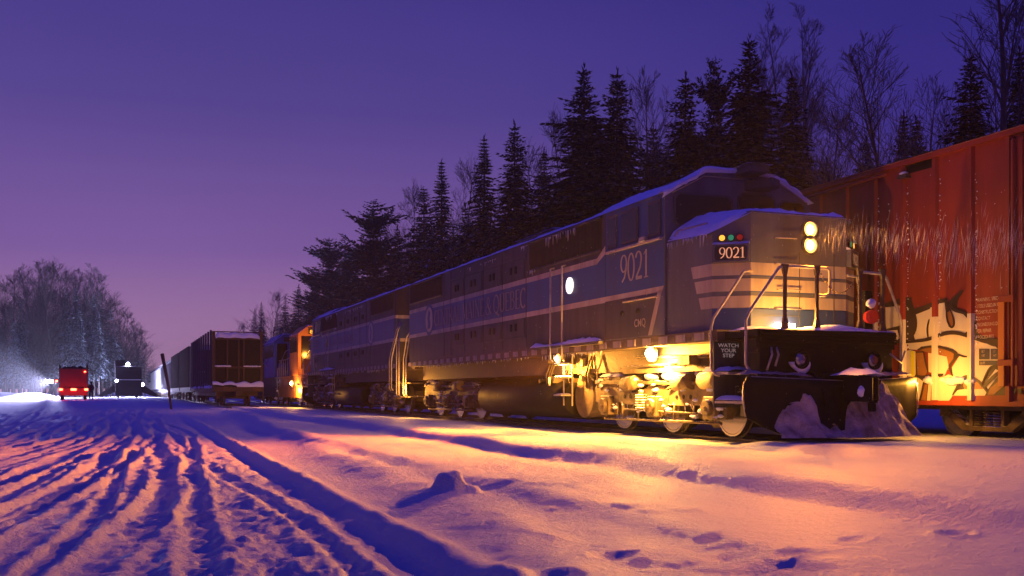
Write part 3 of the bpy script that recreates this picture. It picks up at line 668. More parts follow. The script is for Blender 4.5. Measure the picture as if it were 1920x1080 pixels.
    for s in sides:
        b = MB(); b.box(*sorted((s*1.6, s*1.606)), 0, .33, 1.69, 1.82); rme = b.mesh('reflector', 'letter')
        for k in range(31): link('reflector', rme, t, (0, 1.35+k*.62, 0))
        b = MB(); text_into(b, 'F', (s*1.606, 1.22, 1.69), (0,s,0), (0,0,1), .12, 0); b.build('end_mark', 'cream', t)
        # snow ledge part way along
        b = MB(); b.box(*sorted((s*1.6, s*1.72)), 5.2, 8.7, 1.80, 1.85); snow_strip(b, s*1.6, s*1.74, 5.2, 8.9, 1.852, .10, rg, 26, 1)
        b.build('running_board', ['grey', 'snow'], t)
        b = MB(); b.cyl((s*1.25, 1.6, 1.42), (s*1.25, 4.4, 1.50), .03, 8); b.cyl((s*1.3, 2.2, 1.33), (s*1.3, 5, 1.31), .022, 8); b.box(*sorted((s*1.15, s*1.32)), 1.5, 4.9, 1.18, 1.26)
        b.box(*sorted((s*1.2, s*1.45)), 2.1, 2.5, 1.30, 1.46)
        b.build('pipework', 'iron', t)
        # hoses and brackets behind the steps
        for k in range(14):
            y = rg.uniform(6.2, 9.6); z = rg.uniform(1.0, 1.5); b = MB(); b.box(*sorted((s*1.0, s*(1.2+.2*rg.random()))), y, y+rg.uniform(.05,.3), z, z+rg.uniform(.05,.2)); b.build('pipe_bracket', 'under', t)
        for k in range(8):
            y = rg.uniform(5.5, 9.5); MB().tube([(s*1.2,y,1.6), (s*1.3,y+.1,1.2), (s*1.2,y+.25,.9)], .02, 6).build('hose', 'under', t)
    if first:
        b = MB(); b.ball((-1.16,3.0,1.16), .2, 0, 12, (.8,2.6,1.0), .2, rg); b.ball((-1.2,3.9,1.12), .13, 0, 10, (.8,2.0,.7), .2, rg); b.ball((-1.14,2.2,1.14), .1, 0, 10, (.8,2.2,.6), .2, rg); tag(b.build('bogie_snow', 'snow', t), kind='stuff')
        b = MB(); b.cyl((-1.2,1.15,1.02), (-1.2,2.0,1.02), .17, 18); b.cyl((-1.2,2.0,1.02), (-1.2,2.08,1.02), .12, 14); b.build('air_cylinder', 'iron', t)
    bogie(t, 3.75, crust='snow' if first else 'dirtysnow'); bogie(t, 17.0, crust='dirtysnow', nb=20)
    # fuel tank: rounded, slung between the bogies
    b = MB(); prof = []
    for k in range(28):
        a = 2*math.pi*k/28; ca, sa = math.cos(a), math.sin(a)
        prof.append((1.42*math.copysign(abs(ca)**.55, ca), .66+.50*math.copysign(abs(sa)**.7, sa)))
    b.prism(prof, 'y', 7.6, 13.6, 0, True)
    ft = b.build('fuel_tank', 'black', t, bevel=.05)
    b = MB(); b.cyl((-1.2,7.0,.72), (1.2,7.0,.72), .48, 28); b.build('air_reservoir', 'iron', t)
    # grab posts beside the side door, step lamps
    for s in sides:
        for y in (7.70, 7.05):
            b = MB(); b.tube([(s*1.62,y,3.62), (s*1.72,y,3.60), (s*1.72,y,1.55), (s*1.66,y,1.50)], .022, 8); b.build('grab_post', 'rail', t)
        b = MB(); b.prism([(6.85+.18*math.cos(k*math.pi/14), 3.15+.18*math.sin(k*math.pi/14)) for k in range(28)], 'x', *sorted((s*1.61, s*1.635)))
        b.build('round_window', 'port' if first else 'glass', t)
        lad = MB()
        for z, w_ in ((1.42,.42), (1.12,.46), (.72,.42)):
            lad.box(*sorted((s*1.38, s*1.68)), 7.4-w_/2, 7.4+w_/2, z, z+.03)
        for y in (7.17, 7.63): lad.box(*sorted((s*1.40, s*1.43)), y-.015, y+.015, .5, 1.66)
        lad.tube([(s*1.66,7.9,1.15),(s*1.66,7.9,.95)], .03, 8)
        sn = MB(); st = lad.build('side_steps', 'rail', t)
        for z in (1.45, 1.15, .75): snow_strip(sn, s*1.4, s*1.68, 7.2, 7.6, z, .06, rg, 5)
        sn.build('step_snow', 'snow', st)
    # ---- platform, pilot, plow
    b = MB()
    b.prism([(-1.45,.02),(1.3,.02),(1.3,1.2),(-1.45,1.2)], 'z', 1.70, 1.80)
    for z in (1.60, 1.66, 1.73): b.box(-1.42, 1.25, -.05, .05, z, z+.03)
    b.box(-1.42, 1.25, .0, .1, 1.52, 1.8)
    b.build('platform', 'black', t)
    snb = MB()
    nn_ = 30; vs = []
    for i in range(nn_+1):
        x = -1.44+2.72*i/nn_
        for j, (y, q) in enumerate(((-.05,.0), (-.03,.5), (.1,.9), (.35,1), (.6,.9), (.88,.6))):
            vs.append((x, y, 1.805+q*(.055+.05*math.sin(x*3+1)+.03*rg.random())*(1 if 0<i<nn_ else .2)))
    snb.add(vs, [(i*6+j, (i+1)*6+j, (i+1)*6+j+1, i*6+j+1) for i in range(nn_) for j in range(5)], 0, True)
    snb.build('platform_snow', 'snow', t)
    b = MB(); b.box(-1.40, 1.22, .02, .09, .35, 1.55); b.box(-1.42, -1.30, -.0, .3, .9, 1.45)
    b.box(-1.25,-.62,.0,.02,1.14,1.17); b.box(.7,1.2,.0,.02,1.05,1.07)
    b.build('end_plate', 'black', t, bevel=.012)
    for s in (-1, 1):   # step wells
        b = MB(); xo, xi = s*1.58, s*1.02
        b.box(*sorted((xi, xo)), 1.08, 1.12, .55, 1.82, 0)
        b.box(*sorted((s*1.0, s*1.06)), .05, 1.08, .4, 1.7, 0)
        for z in (.62, 1.10):
            b.box(*sorted((xi, xo)), .25 if z < 1 else .65, 1.06, z, z+.04, 1)
        sw = b.build('step_well', ['darkgrey', 'rail'], t)
        sn = MB()
        for z in (.66, 1.14):
            y0 = .25 if z < 1 else .65
            vs = []
            for i in range(9):
                for j in range(5):
                    x = xi+(xo-xi)*i/8; vs.append((x, y0+.2*j, z+.01+(.05+.04*rg.random())*(1 if 0<i<8 else .1)*(1 if j else .4)))
            sn.add(vs, [(i*5+j, (i+1)*5+j, (i+1)*5+j+1, i*5+j+1) for i in range(8) for j in range(4)], 0, True)
        sn.build('step_snow', 'snow', sw)
        if first and s < 0:
            l = MB()
            for k, wd in enumerate(('WATCH', 'YOUR', 'STEP')):
                text_into(l, wd, (-1.30, 1.072, 1.565-k*.085), (1,0,0), (0,0,1), .062, 0, 'CENTER', 1.25)
            l.build('step_sign', 'sign', t)
    # pilot plow: two curved wings meeting in a shallow V
    b = MB()
    for s in (-1, 1):
        cols = 7; rows = 8; vs = []
        for i in range(cols):
            f = i/(cols-1)
            xa = .06+1.62*f; yb = -.62+.42*f
            zb = .14+ (0 if f < .72 else (f-.72)/.28*.26); zt = .98+.07*f
            for j in range(rows):
                g = j/(rows-1); z = zb+(zt-zb)*g
                cv = .07*(2*g-1)**2-.02
                xo = xa+ (.05*math.cos(math.pi*(g-.5)) if i == cols-1 else 0)
                vs.append((s*xo - .04, yb+.16-cv*.8+ (.10 if g > .9 else 0)*0, z))
        b.add(vs, [(i*rows+j, (i+1)*rows+j, (i+1)*rows+j+1, i*rows+j+1) for i in range(cols-1) for j in range(rows-1)], 0, True)
    pl = b.build('pilot_plow', 'black', t)
    so = pl.modifiers.new('sol', 'SOLIDIFY'); so.thickness = .03
    for s in (-1, 1):
        MB().tube([(s*.1-.04,-.47,.985), (s*.9-.04,-.26,1.02), (s*1.58-.04,-.075,1.05), (s*1.71-.04,-.05,.95), (s*1.73-.04,-.06,.7), (s*1.69-.04,-.07,.42)], .012, 6).build('plow_edge', 'rail', pl)
    b = MB()
    for x in (-.62, -.5, .42): b.box(x-.02, x+.02, -.36+abs(x)*.2, -.30+abs(x)*.2, .2, .92)
    b.box(-1.1,.9,-.26,-.22,.60,.63); b.box(-1.5,-.75,-.1,.05,.98,1.02); b.box(.75,1.5,-.1,.05,.98,1.02)
    b.build('plow_rib', 'black', t)
    # snow packed on the plow: a broad heap with hanging runs
    b = MB(); cols = 44; rows = 12; vs = []
    for i in range(cols+1):
        x = -1.25+2.5*i/cols
        top = max(.24, .80-1.25*(x+.80)**2-.35*abs(x+.80) if x < -.35 else (.66+.10*math.sin(x*5) if x < .45 else 1.0-1.1*(x-.70)**2-.35*abs(x-.70)))
        if -.62 < x < -.12: top = min(top, .28+.08*math.sin(x*9))
        top += .035*math.sin(x*17)+.025*math.sin(x*37+1)+.02*rg.random()
        for j in range(rows+1):
            g = j/rows; z = .10+(top-.10)*g
            y = -.50+.26*abs(x) - .34*(1-g)**1.3 + .025*rg.random() + .03*math.sin(x*31+g*3)*(1-g*.6)+.035*math.sin(x*13+g*9)
            vs.append((x*(1+.10*(1-g)), y, z))
    b.add(vs, [(i*(rows+1)+j, (i+1)*(rows+1)+j, (i+1)*(rows+1)+j+1, i*(rows+1)+j+1) for i in range(cols) for j in range(rows)], 0, True)
    for s in (-1, 1):
        vs = []
        for i in range(15):
            x = s*(.55+1.1*i/14)
            for j in range(4): vs.append((x-.04, -.42+.24*abs(x)+.10*j, 1.01+.045*abs(x)+(.05+.05*rg.random())*(0.1 if i in (0,14) else 1)*math.sin(math.pi*(j+.4)/3.8)))
        b.add(vs, [(i*4+j, (i+1)*4+j, (i+1)*4+j+1, i*4+j+1) for i in range(14) for j in range(3)], 0, True)
    b.build('packed_snow', 'dirtysnow', t)
    # coupler
    b = MB(); b.box(-.18,.18,-.5,.1,.72,.98); b.prism([(-.24,-.52),(-.2,-.86),(.02,-.92),(.1,-.76),(.30,-.74),(.34,-.5)], 'z', .66, 1.06); b.box(.05,.16,-.84,-.74,.50,.66)
    b.box(-.34,.38,-.16,-.08,.62,1.12); b.build('coupler', 'black', t, bevel=.03)
    b = MB(); vs = []
    for i in range(8):
        for j in range(6):
            x = -.26+.62*i/7; y = -.9+.8*j/5; vs.append((x, y, 1.065+(.10+.06*rg.random())*math.sin(math.pi*(i+.3)/7.6)*math.sin(math.pi*(j+.4)/5.6)))
    b.add(vs, [(i*6+j, (i+1)*6+j, (i+1)*6+j+1, i*6+j+1) for i in range(7) for j in range(5)], 0, True); b.ball((-.2,-.9,.82), .07, 0, 8, (1,.5,1.2), .3, rg)
    b.build('coupler_snow', 'snow', t)
    for s in (-1, 1):
        MB().tube([(s*.5,-.02,1.12), (s*.52,-.25,1.05), (s*.5,-.42,.8), (s*.47,-.45,.55)], .028, 8).build('air_hose', 'black', t)
        MB().tube([(s*.42,-.02,1.1), (s*.43,-.2,1.02), (s*.4,-.36,.75)], .022, 8).build('air_hose', 'black', t)
    for x in (-.72, .72):
        w = MB(); w.lathe([(0,.05),(-.06,.15),(-.16,.155),(-.165,.125),(-.12,.12)], (x,.02,1.33), 'y', 22); h = w.build('ditch_light', 'black', t)
        w = MB(); w.lathe([(-.125,.12),(-.15,.07),(-.155,.01)], (x,.02,1.33), 'y', 18); w.build('lens', 'shine', h)
        w = MB()
        vs = []
        for i in range(11):
            a = math.pi*(1.08+.84*i/10)
            for r_, yy in ((.14,-.14), (.155+.08*math.sin(math.pi*i/10),-.17), (.15,0)): vs.append((x+r_*math.cos(a), .02+yy, 1.33+r_*math.sin(a)))
        w.add(vs, [(i*3+j, (i+1)*3+j, (i+1)*3+j+1, i*3+j+1) for i in range(10) for j in range(2)], 0, True); w.build('lens_snow', 'snow', h)
    # uncoupling levers
    for pts in ([(-1.22,-.02,1.52), (-1.26,-.1,1.4), (-1.34,-.1,1.2), (-1.30,-.02,1.16)], [(-1.12,-.02,1.52), (-1.14,-.1,1.4), (-1.2,-.1,1.22)], [(1.15,0,1.45),(1.35,-.05,1.3),(1.42,-.05,1.5)]):
        MB().tube(pts, .018, 6).build('uncoupling_lever', 'rail', t)
    # ---- handrails at the front platform
    rr_ = .024
    rails = [
      [(-.98,.86,2.84), (-1.16,.84,2.82), (-1.28,.9,2.6), (-1.60,1.06,2.05), (-1.62,1.1,1.9), (-1.62,1.1,1.2), (-1.6,1.0,1.1), (-1.55,.95,1.08)],
      [(-.92,.04,2.83), (-1.02,.05,2.80), (-1.5,.16,2.1), (-1.56,.18,1.95), (-1.56,.18,1.25), (-1.5,.12,1.13), (-1.42,.06,1.10)],
      [(-.92,.04,2.83), (-.30,.04,2.83), (-.10,.04,2.83), (-.04,.04,2.78), (-.04,.04,2.42), (-.14,.04,2.38), (-.28,.04,2.38)],
      [(.56,.04,2.80), (1.05,.04,2.78), (1.12,.05,2.72), (1.5,.16,2.1), (1.56,.18,1.95), (1.56,.18,1.25), (1.5,.12,1.13)],
      [(.98,.86,2.84), (1.16,.84,2.82), (1.60,1.06,2.05), (1.62,1.1,1.9), (1.62,1.1,1.2), (1.58,1.0,1.1)]]
    for pts in rails: MB().tube(pts, rr_, 8).build('handrail', 'rail', t)
    for x in (-.92, -.30, .56, 1.03):
        b = MB(); b.box(x-.028, x+.028, .02, .055, 1.8, 2.83); b.prism([(x-.07,1.8),(x+.07,1.8),(x+.03,2.0),(x-.03,2.0)], 'y', .01, .065); b.prism([(x-.03,2.7),(x+.03,2.7),(x+.06,2.86),(x-.06,2.86)], 'y', .01, .065)
        b.build('stanchion', 'under', t)
    b = MB()
    for i in range(26):
        f = i/25; b.ball((-.28+.82*f, .0, 2.78-.38*math.sin(math.pi*f)**.9+.05*f), .016, 0, 5)
    for i in range(14): b.ball((.5+.02*math.sin(i), .0, 2.72-.035*i), .016, 0, 5)
    b.build('chain', 'under', t)
    # bell and its bracket beside the right stanchion
    b = MB(); b.lathe([(0,.02),(-.03,.11),(-.12,.12),(-.16,.10)], (.80,.14,2.06), 'y', 16, 0); b.box(.72,.88,.1,.18,1.82,2.5,1); b.ball((.8,.05,2.28), .09, 2, 8, (1,.8,.9), .2, rg)
    b.build('marker_bracket', ['redl', 'black', 'snow'], t)
    w = MB(); w.box(-.52,-.16,.80,.88,1.90,1.97); w.build('platform_lamp', 'bulb2' if first else 'glass', t)
    # ---- snow on roofs
    b = MB()
    for s in (-1, 1):
        snow_strip(b, s*1.63, s*.9, 5.1, 20.2, 0, .055, rg, 90, 0, lambda x, y: 4.435+(1.6-min(1.6, abs(x)))*.40)
    snow_strip(b, -1.0, 1.0, 5.1, 20.2, 4.65, .07, rg, 60)
    for s in (-1, 1):
        snow_strip(b, s*1.63, s*.7, 2.62, 5.6, 0, .075, rg, 24, 0, lambda x, y: 4.44+(1.6-min(1.6, abs(x)))*.535)
    snow_strip(b, -.75, .75, 2.6, 5.6, 4.925, .10, rg, 24)
    snow_strip(b, -.15, .4, 2.2, 2.95, 5.0, .08, rg, 6)
    lip_o = [(-1.66,4.42), (-1.2,4.70), (-.74,4.95), (0,4.99), (.74,4.95), (1.25,4.68), (1.60,4.46)]; vs = []
    pts_ = []
    for i in range(len(lip_o)-1):
        for k in range(6): pts_.append((lip_o[i][0]+(lip_o[i+1][0]-lip_o[i][0])*k/6, lip_o[i][1]+(lip_o[i+1][1]-lip_o[i][1])*k/6))
    for x, z in pts_:
        q = rg.uniform(-.03, .03)+.02*math.sin(x*7)
        for yy, zz in ((2.9, z+.03), (2.70, z+.03+q), (2.64, z-.0+q), (2.63, z-.05+q*1.5), (2.69, z-.08)): vs.append((x, yy, zz))
    b.add(vs, [(i*5+j, (i+1)*5+j, (i+1)*5+j+1, i*5+j+1) for i in range(len(pts_)-1) for j in range(4)], 0, True)
    # drooping front lip of the roof snow and nose snow
    def nose_z(x, y):
        f = (y-.9)/1.8; tx = .98-.03*f; zt = 3.86+.12*f
        if abs(x) <= tx: return zt
        g = (abs(x)-tx)/(1.53-tx); return zt+(3.5+.08*f-zt)*min(1, g)
    vs = []; ny = 14; nx = 26
    for j in range(ny+1):
        f = j/ny; y = 2.66-1.72*f
        hw = 1.56 if y > 1.3 else 1.50-.5*(1.3-y)/.4
        for i in range(nx+1):
            x = -hw+2*hw*i/nx; edge = (i in (0, nx)) or j == ny
            vs.append((x, y-(.05 if j == ny else 0), nose_z(x, max(y, .92))+(-.03 if edge else .05+.035*rg.random()+.02*math.sin(x*5+y*3))))
    b.add(vs, [(j*(nx+1)+i, j*(nx+1)+i+1, (j+1)*(nx+1)+i+1, (j+1)*(nx+1)+i) for j in range(ny) for i in range(nx)], 0, True)
    for i in range(30):
        hanging_ice(b, -1.56, 1.3, 2.7, 3.50, 1, .2, rg)
    b.build('snow_cap', 'snow', t)
    b = MB(); b.prism([(9.6,4.62),(10.4,4.92),(12.6,4.98),(13.2,4.64)], 'x', -.6, .5); b.cyl((-.2,15,4.6),(-.2,15,4.86),.12,10); b.build('exhaust_hatch', 'darkgrey', t, bevel=.03)
    b = MB(); snow_strip(b, -.62, .52, 10.2, 12.8, 4.97, .07, rg, 12); b.build('hatch_snow', 'snow', t)
    # round window rim and rear-end handrails
    for s in sides:
        for k in range(2 if not first else 0):
            MB().tube([(s*1.5,20.5+.3*k,3.25), (s*1.64,20.6+.25*k,3.0), (s*1.66,19.65+.32*k,2.05), (s*1.66,19.6+.32*k,1.9), (s*1.66,19.6+.32*k,.95), (s*1.62,19.68+.32*k,.86)], .022, 8).build('handrail', 'rail', t)
        for k in range(2):
            y = 20.2+.35*k
            MB().tube([(s*1.5,20.15,3.0), (s*1.56,y+.1,2.7), (s*1.62,y+.32,1.95), (s*1.62,y+.32,.75), (s*1.58,y+.25,.66)], .022, 8).build('handrail', 'rail', t)
        b = MB(); b.box(*sorted((s*1.1, s*1.58)), 20.15, 20.9, .62, .66); b.box(*sorted((s*1.1, s*1.58)), 20.15, 20.7, 1.1, 1.14); b.box(-1.4, 1.4, 20.15, 20.6, 1.6, 1.8)
        b.build('rear_steps', 'under', t)
    b = MB(); b.box(-.2,.2,20.2,20.95,.72,1.0); b.build('rear_coupler', 'black', t, bevel=.02)
    return t
# ------------------------------------------------------------------ the locomotives
lead = cowl_locomotive('grey and blue locomotive numbered 9021 with twin headlights lit and snow on its roof', (10.9, 13.7, 0), 0, (-1,), seed=3)
trail = cowl_locomotive('second grey and blue cowl locomotive coupled behind number 9021, with its nose pointing away', (10.9, 55.0, 0), math.pi, (1,), scale=(1,.95,1), first=False, seed=8)

# head and step lamps burning on the lead engine
LC = (1, .41, .05)
lamp('headlight_beam', (11.1, 14.45, 3.6), 3200, (1,.33,.025), .12, (-.04,-1,-.17), 34, 1, None)
lamp('headlight_spill', (11.1, 14.42, 3.35), 4600, (1,.285,.010), .12, (-.80,-1,-.24), 112, 1, None)
lamp('platform_light', (10.50, 13.95, 1.98), 130, LC, .05)
lamp('step_light', (9.335, 16.93, 1.40), 1700, LC, .06)
lamp('step_light', (9.30, 21.0, 1.40), 900, LC, .06)
lamp('step_light', (12.62, 13.6, .98), 90, LC, .06)
lamp('step_light', (9.10, 34.2, .9), 260, LC, .06)
lamp('step_beam', (9.2, 16.95, 1.42), 5200, (1,.25,.015), .15, (-1,-.30,-.05), 98, 1)
lamp('step_beam', (9.15, 21.1, 1.42), 8500, (1,.17,.012), .08, (-1,-.1,-.12), 92, 1)
lamp('step_light', (9.15, 57.6, .9), 500, LC, .08)
lamp('cab_light', (9.9, 55.9, 2.9), 160, LC, .08)
def step_lamp(x, y, z, par, r=.10):
    q = MB(); q.lathe([(0,r*1.1),(-.05,r),(-.09,r*.5)], (x,y,z), 'x', 14, 0); h = q.build('step_lamp', 'darkgrey', par)
    q = MB(); q.ball((x-.07,y,z), r*.62, 0, 12); q.lathe([(-.05,r),(-.075,r*1.0),(-.08,r*.6)], (x,y,z), 'x', 16, 1); q.build('bulb', ['bulb2', 'glow'], h)  # bulb, then a ring with amber glare put into its colour
step_lamp(-1.42, 3.45, 1.54, lead, .15); step_lamp(-1.55, 7.5, 1.56, lead, .11)

def narrow_locomotive(label, Y0, L, cabm, hoodm, cabL, number=None, seed=1):
    rg = random.Random(seed); t = thing('hood_locomotive', label, 'locomotive', (10.9, Y0, 0))
    b = MB(); b.prism([(-1.58,1.75),(1.58,1.75),(1.58,4.05),(1.15,4.5),(-1.15,4.5),(-1.58,4.05)], 'y', 1.7, 1.7+cabL); b.build('cab', cabm, t, bevel=.02)
    for (x0, x1) in ((-1.4,-.75), (-.55,-.05), (.2,.8)):
        w = MB(); w.box(x0, x1, 1.67, 1.705, 2.1 if x0 < -1 else 3.2, 3.9); w.build('window', 'glass', t, bevel=.02)
    w = MB(); w.box(-1.0,.1,1.62,1.70,4.02,4.32); nb = w.build('number_board', 'board', t)
    if number:
        w = MB(); text_into(w, number, (-.95,1.61,4.06), (1,0,0), (0,0,1), .2, 0, xs=1.5); w.build('digits', 'yel', nb)
    w = MB(); w.box(-1.6,-1.57,2.1,1.5+cabL,3.05,3.85); w.build('side_window', 'glass', t)
    b = MB(); b.prism([(-.85,1.75),(.85,1.75),(.85,4.0),(.6,4.2),(-.6,4.2),(-.85,4.0)], 'y', 1.7+cabL, L)
    b.build('hood', hoodm, t, bevel=.02)
    b = MB(); b.box(-1.55,1.55,.1,L,1.6,1.75); b.box(-1.5,-1.35,.9,L,.5,1.6); b.box(-1.3,1.3,.4,L,1.1,1.6); b.build('walkway', cabm if cabm == 'orange' else 'darkgrey', t)
    b = MB()
    pts = [(-1.52,1.7+cabL,3.0), (-1.52,2.0+cabL,2.85), (-1.52,2.9+cabL,2.75), (-1.52,L-.2,2.75)]; b.tube(pts, .022, 6)
    n = int((L-cabL-2)/.75)
    for i in range(n): b.cyl((-1.52,2.2+cabL+i*.75,1.75), (-1.52,2.2+cabL+i*.75,2.76), .022, 6)
    b.build('side_handrail', 'rail', t)
    for s in (-1, 1):
        MB().tube([(s*.5,.15,3.4), (s*.9,.15,3.45), (s*1.1,.15,3.35), (s*1.55,.4,2.2), (s*1.55,.4,.8), (s*1.5,.3,.7)], .024, 8).build('handrail', 'rail', t)
        w = MB(); w.box(s*1.2-.25, s*1.2+.25, .1, .7, .55, .6); w.box(s*1.2-.25, s*1.2+.25, .25, .8, 1.1, 1.15); w.build('step', 'iron', t)
    b = MB(); b.box(-1.3,1.3,.1,.2,.5,1.7); b.box(-.2,.2,-.35,.2,.7,1.0); b.box(-1.5,-1.05,.2,.4,1.8,2.6); b.build('end_plate', cabm, t)
    b = MB(); rg2 = random.Random(seed+2)
    for k in range(30): b.ball((rg2.uniform(-1.6,-1.2), rg2.uniform(.2,1.6), rg2.uniform(.3,1.5)), rg2.uniform(.03,.09), 0, 7, (1,1,.8), .5, rg2)
    snow_strip(b, -1.6, 1.6, 1.6, 1.9+cabL, 0, .07, rg, 10, 0, lambda x, y: 4.5 if abs(x) < 1.15 else 4.5-(abs(x)-1.15)*1.04)
    snow_strip(b, -.9, .9, 1.9+cabL, L, 4.1, .14, rg, 14); snow_strip(b, -1.5, 1.5, .1, 1.6, 1.76, .08, rg, 6)
    b.build('snow_cap', 'snow', t)
    bogie(t, 3.6, False)
    if L > 12: bogie(t, L-3.4, False)
    return t
orange = narrow_locomotive('orange locomotive with lit number boards coupled behind the second grey and blue one', 55.4, 9.4, 'orange', 'orange', 2.9, '84', 4)
step_lamp(-1.62, 3.15, 1.30, orange, .17)
bluel = narrow_locomotive('bright blue locomotive cab showing between the brown freight car and the orange engine', 64.6, 15, 'cabblue', 'darkgrey', 4.6, None, 6)
w = MB()
w.box(-1.59,-1.585,5.0,6.2,2.86,3.02,0); w.quad([(-1.59,5.1,2.5),(-1.59,5.1,2.35),(-1.59,6.2,2.62),(-1.59,6.2,2.78)], 0); w.build('cab_stripe', 'cream', bluel)

# ------------------------------------------------------------------ the red boxcar
BX = 13.32
def bp(px, py, k=.0):
    return (BX-k, Yat(px, BX), Zat(px, py, BX))
car = thing('boxcar', 'tall oxide red boxcar covered in graffiti standing beside the lead locomotive', 'boxcar', (0,0,0))
Y0c, Y1c = 10.4, 27.0
b = MB(); b.prism([(BX,.62),(BX+3.1,.62),(BX+3.1,4.98),(BX+1.55,5.16),(BX,4.98)], 'y', Y0c, Y1c, 0)
b.box(BX-.03, BX, Y0c, Y1c, .58, .66, 0); b.box(BX-.10, BX+.05, Y0c, Y1c, 4.90, 5.0, 0)
b.build('body', 'red', car)
ribs = [Yat(x, BX) for x in (1893, 1822, 1755, 1695, 1641)]
y = ribs[-1]
while y < Y1c-1: y += .80; ribs.append(y)
mb = MB(); mb.prism([(BX,-.07),(BX-.055,-.04),(BX-.055,.04),(BX,.07)], 'z', .66, 4.90); rme = mb.mesh('side_post', 'red')
for yy in ribs: link('side_post', rme, car, (0, yy, 0))
pm = MB(); pm.prism([(BX,-.075),(BX-.058,-.042),(BX-.058,.042),(BX,.075)], 'z', .67, 2.12);
pme = pm.mesh('painted_post_base', ['gwhite', 'gdark'])
for yy in ribs[1:6]: link('painted_post_base', pme, car, (0, yy, 0))
# rivets along the posts, snow stuck to them
mb = MB(); rg = random.Random(11)
for yy in ribs[:6]:
    for k in range(46): 
        z = 1.5+3.0*rg.random()**1.3
        mb.ball((BX-.012-.02*rg.random(), yy-.10-.03*rg.random(), z), .006+.008*rg.random(), 0, 5)
for k in range(60): mb.ball((BX-.01, rg.uniform(11, 17), rg.uniform(1, 4.8)), .006+.006*rg.random(), 0, 5)
mb.build('frozen_drops', 'snow', car)
mb = MB(); mb.box(BX-.005, BX, Yat(1752, BX), Yat(1697, BX), Zat(1725, 320, BX), Zat(1725, 296, BX), 0); 
mb.quad([bp(1690,302,.02), bp(1745,283,.02), bp(1745,298,.02), bp(1690,318,.02)], 0); mb.build('vent_slot', 'black', car)
mb = MB(); mb.box(BX-.12, BX, Yat(1708, BX), Yat(1692, BX), Zat(1700, 335, BX), Zat(1700, 328, BX)); mb.build('bracket', 'under', car)
mb = MB(); mb.ball((BX-.07, Yat(1700, BX), Zat(1700, 326, BX)), .07, 0, 8, (1,1.3,.5), .2, rg); mb.build('bracket_snow', 'snow', car)
mb = MB(); mb.tube([(BX-.12, Yat(1670, BX), 4.82), (BX-.12, Yat(1520, BX), 4.80)], .03, 6); mb.build('roof_rail', 'red', car)
mb = MB(); snow_strip(mb, BX-.12, BX+1.5, Y0c, Y1c, 0, .06, rg, 70, 0, lambda x, y: 4.99+(x-BX)*.116); snow_strip(mb, BX+1.5, BX+3.2, Y0c, Y1c, 0, .06, rg, 30, 0, lambda x, y: 5.16-(x-BX-1.55)*.116)
mb.build('snow_cap', 'snow', car)
# end ladder and grab brackets at the right
mb = MB(); ya, yb = Yat(1890, BX), Yat(1884, BX)
mb.box(BX-.10, BX-.0, Yat(1886, BX)-.06, Yat(1886, BX)+.07, .9, Zat(1886, 565, BX)); mb.build('door_post', 'orange', car, bevel=.01)
mb = MB(); mb.box(BX-.05, BX, Yat(1905, BX), Yat(1897, BX), .95, 4.85); mb.build('door_gap', 'black', car)
mb = MB(); mb.box(BX-.14, BX, Yat(1930, BX), Yat(1907, BX), .9, 4.8)
for yy in (Zat(1900, 560, BX), Zat(1900, 680, BX)): mb.box(BX-.17, BX-.03, Yat(1915, BX), Yat(1885, BX), yy-.05, yy+.05)
mb.cyl((BX-.18, Yat(1916, BX), .9), (BX-.18, Yat(1916, BX), 4.8), .025, 8); mb.build('sliding_door', 'red', car, bevel=.01)
# graffiti: flat paint on the side
def poly(name, mt, shapes, k, wr=None):
    mb = MB()
    for i, s in enumerate(shapes):
        pts = [(1660+x/4.696, 540+y/4.696) for x, y in s]
        mb.quad([bp(x, y, k+i*.0003) for x, y in pts])
    o = mb.build(name, mt, car)
    return o
def subdiv(s): return s
G_dark = [
 [(0,130),(60,125),(160,95),(232,80),(235,190),(290,175),(400,155),(480,110),(545,85),(560,150),(585,90),(640,60),(660,20),(682,45),(650,85),(640,110),(632,175),(690,200),(760,225),(800,230),(815,400),(880,425),(960,450),(1015,440),(1015,535),(960,520),(860,480),(780,450),(700,420),(640,395),(560,400),(470,430),(380,465),(230,470),(130,480),(60,500),(0,500)],
 [(290,540),(330,510),(450,505),(600,540),(650,590),(620,620),(575,700),(600,780),(560,700),(550,590),(480,580),(330,560)],
 [(270,560),(345,560),(380,740),(350,780),(460,750),(520,765),(480,790),(420,785),(430,860),(450,1000),(300,1020),(350,880),(350,830),(300,800),(270,770)],
 [(660,800),(700,770),(760,775),(820,810),(900,900),(900,945),(600,945),(640,870)],
 [(865,830),(920,700),(960,685),(1040,690),(1058,720),(1060,945),(900,945),(880,900)],
 [(140,915),(170,905),(300,1020),(140,1022)],
 [(390,270),(400,280),(405,420),(370,430),(380,340)],
]
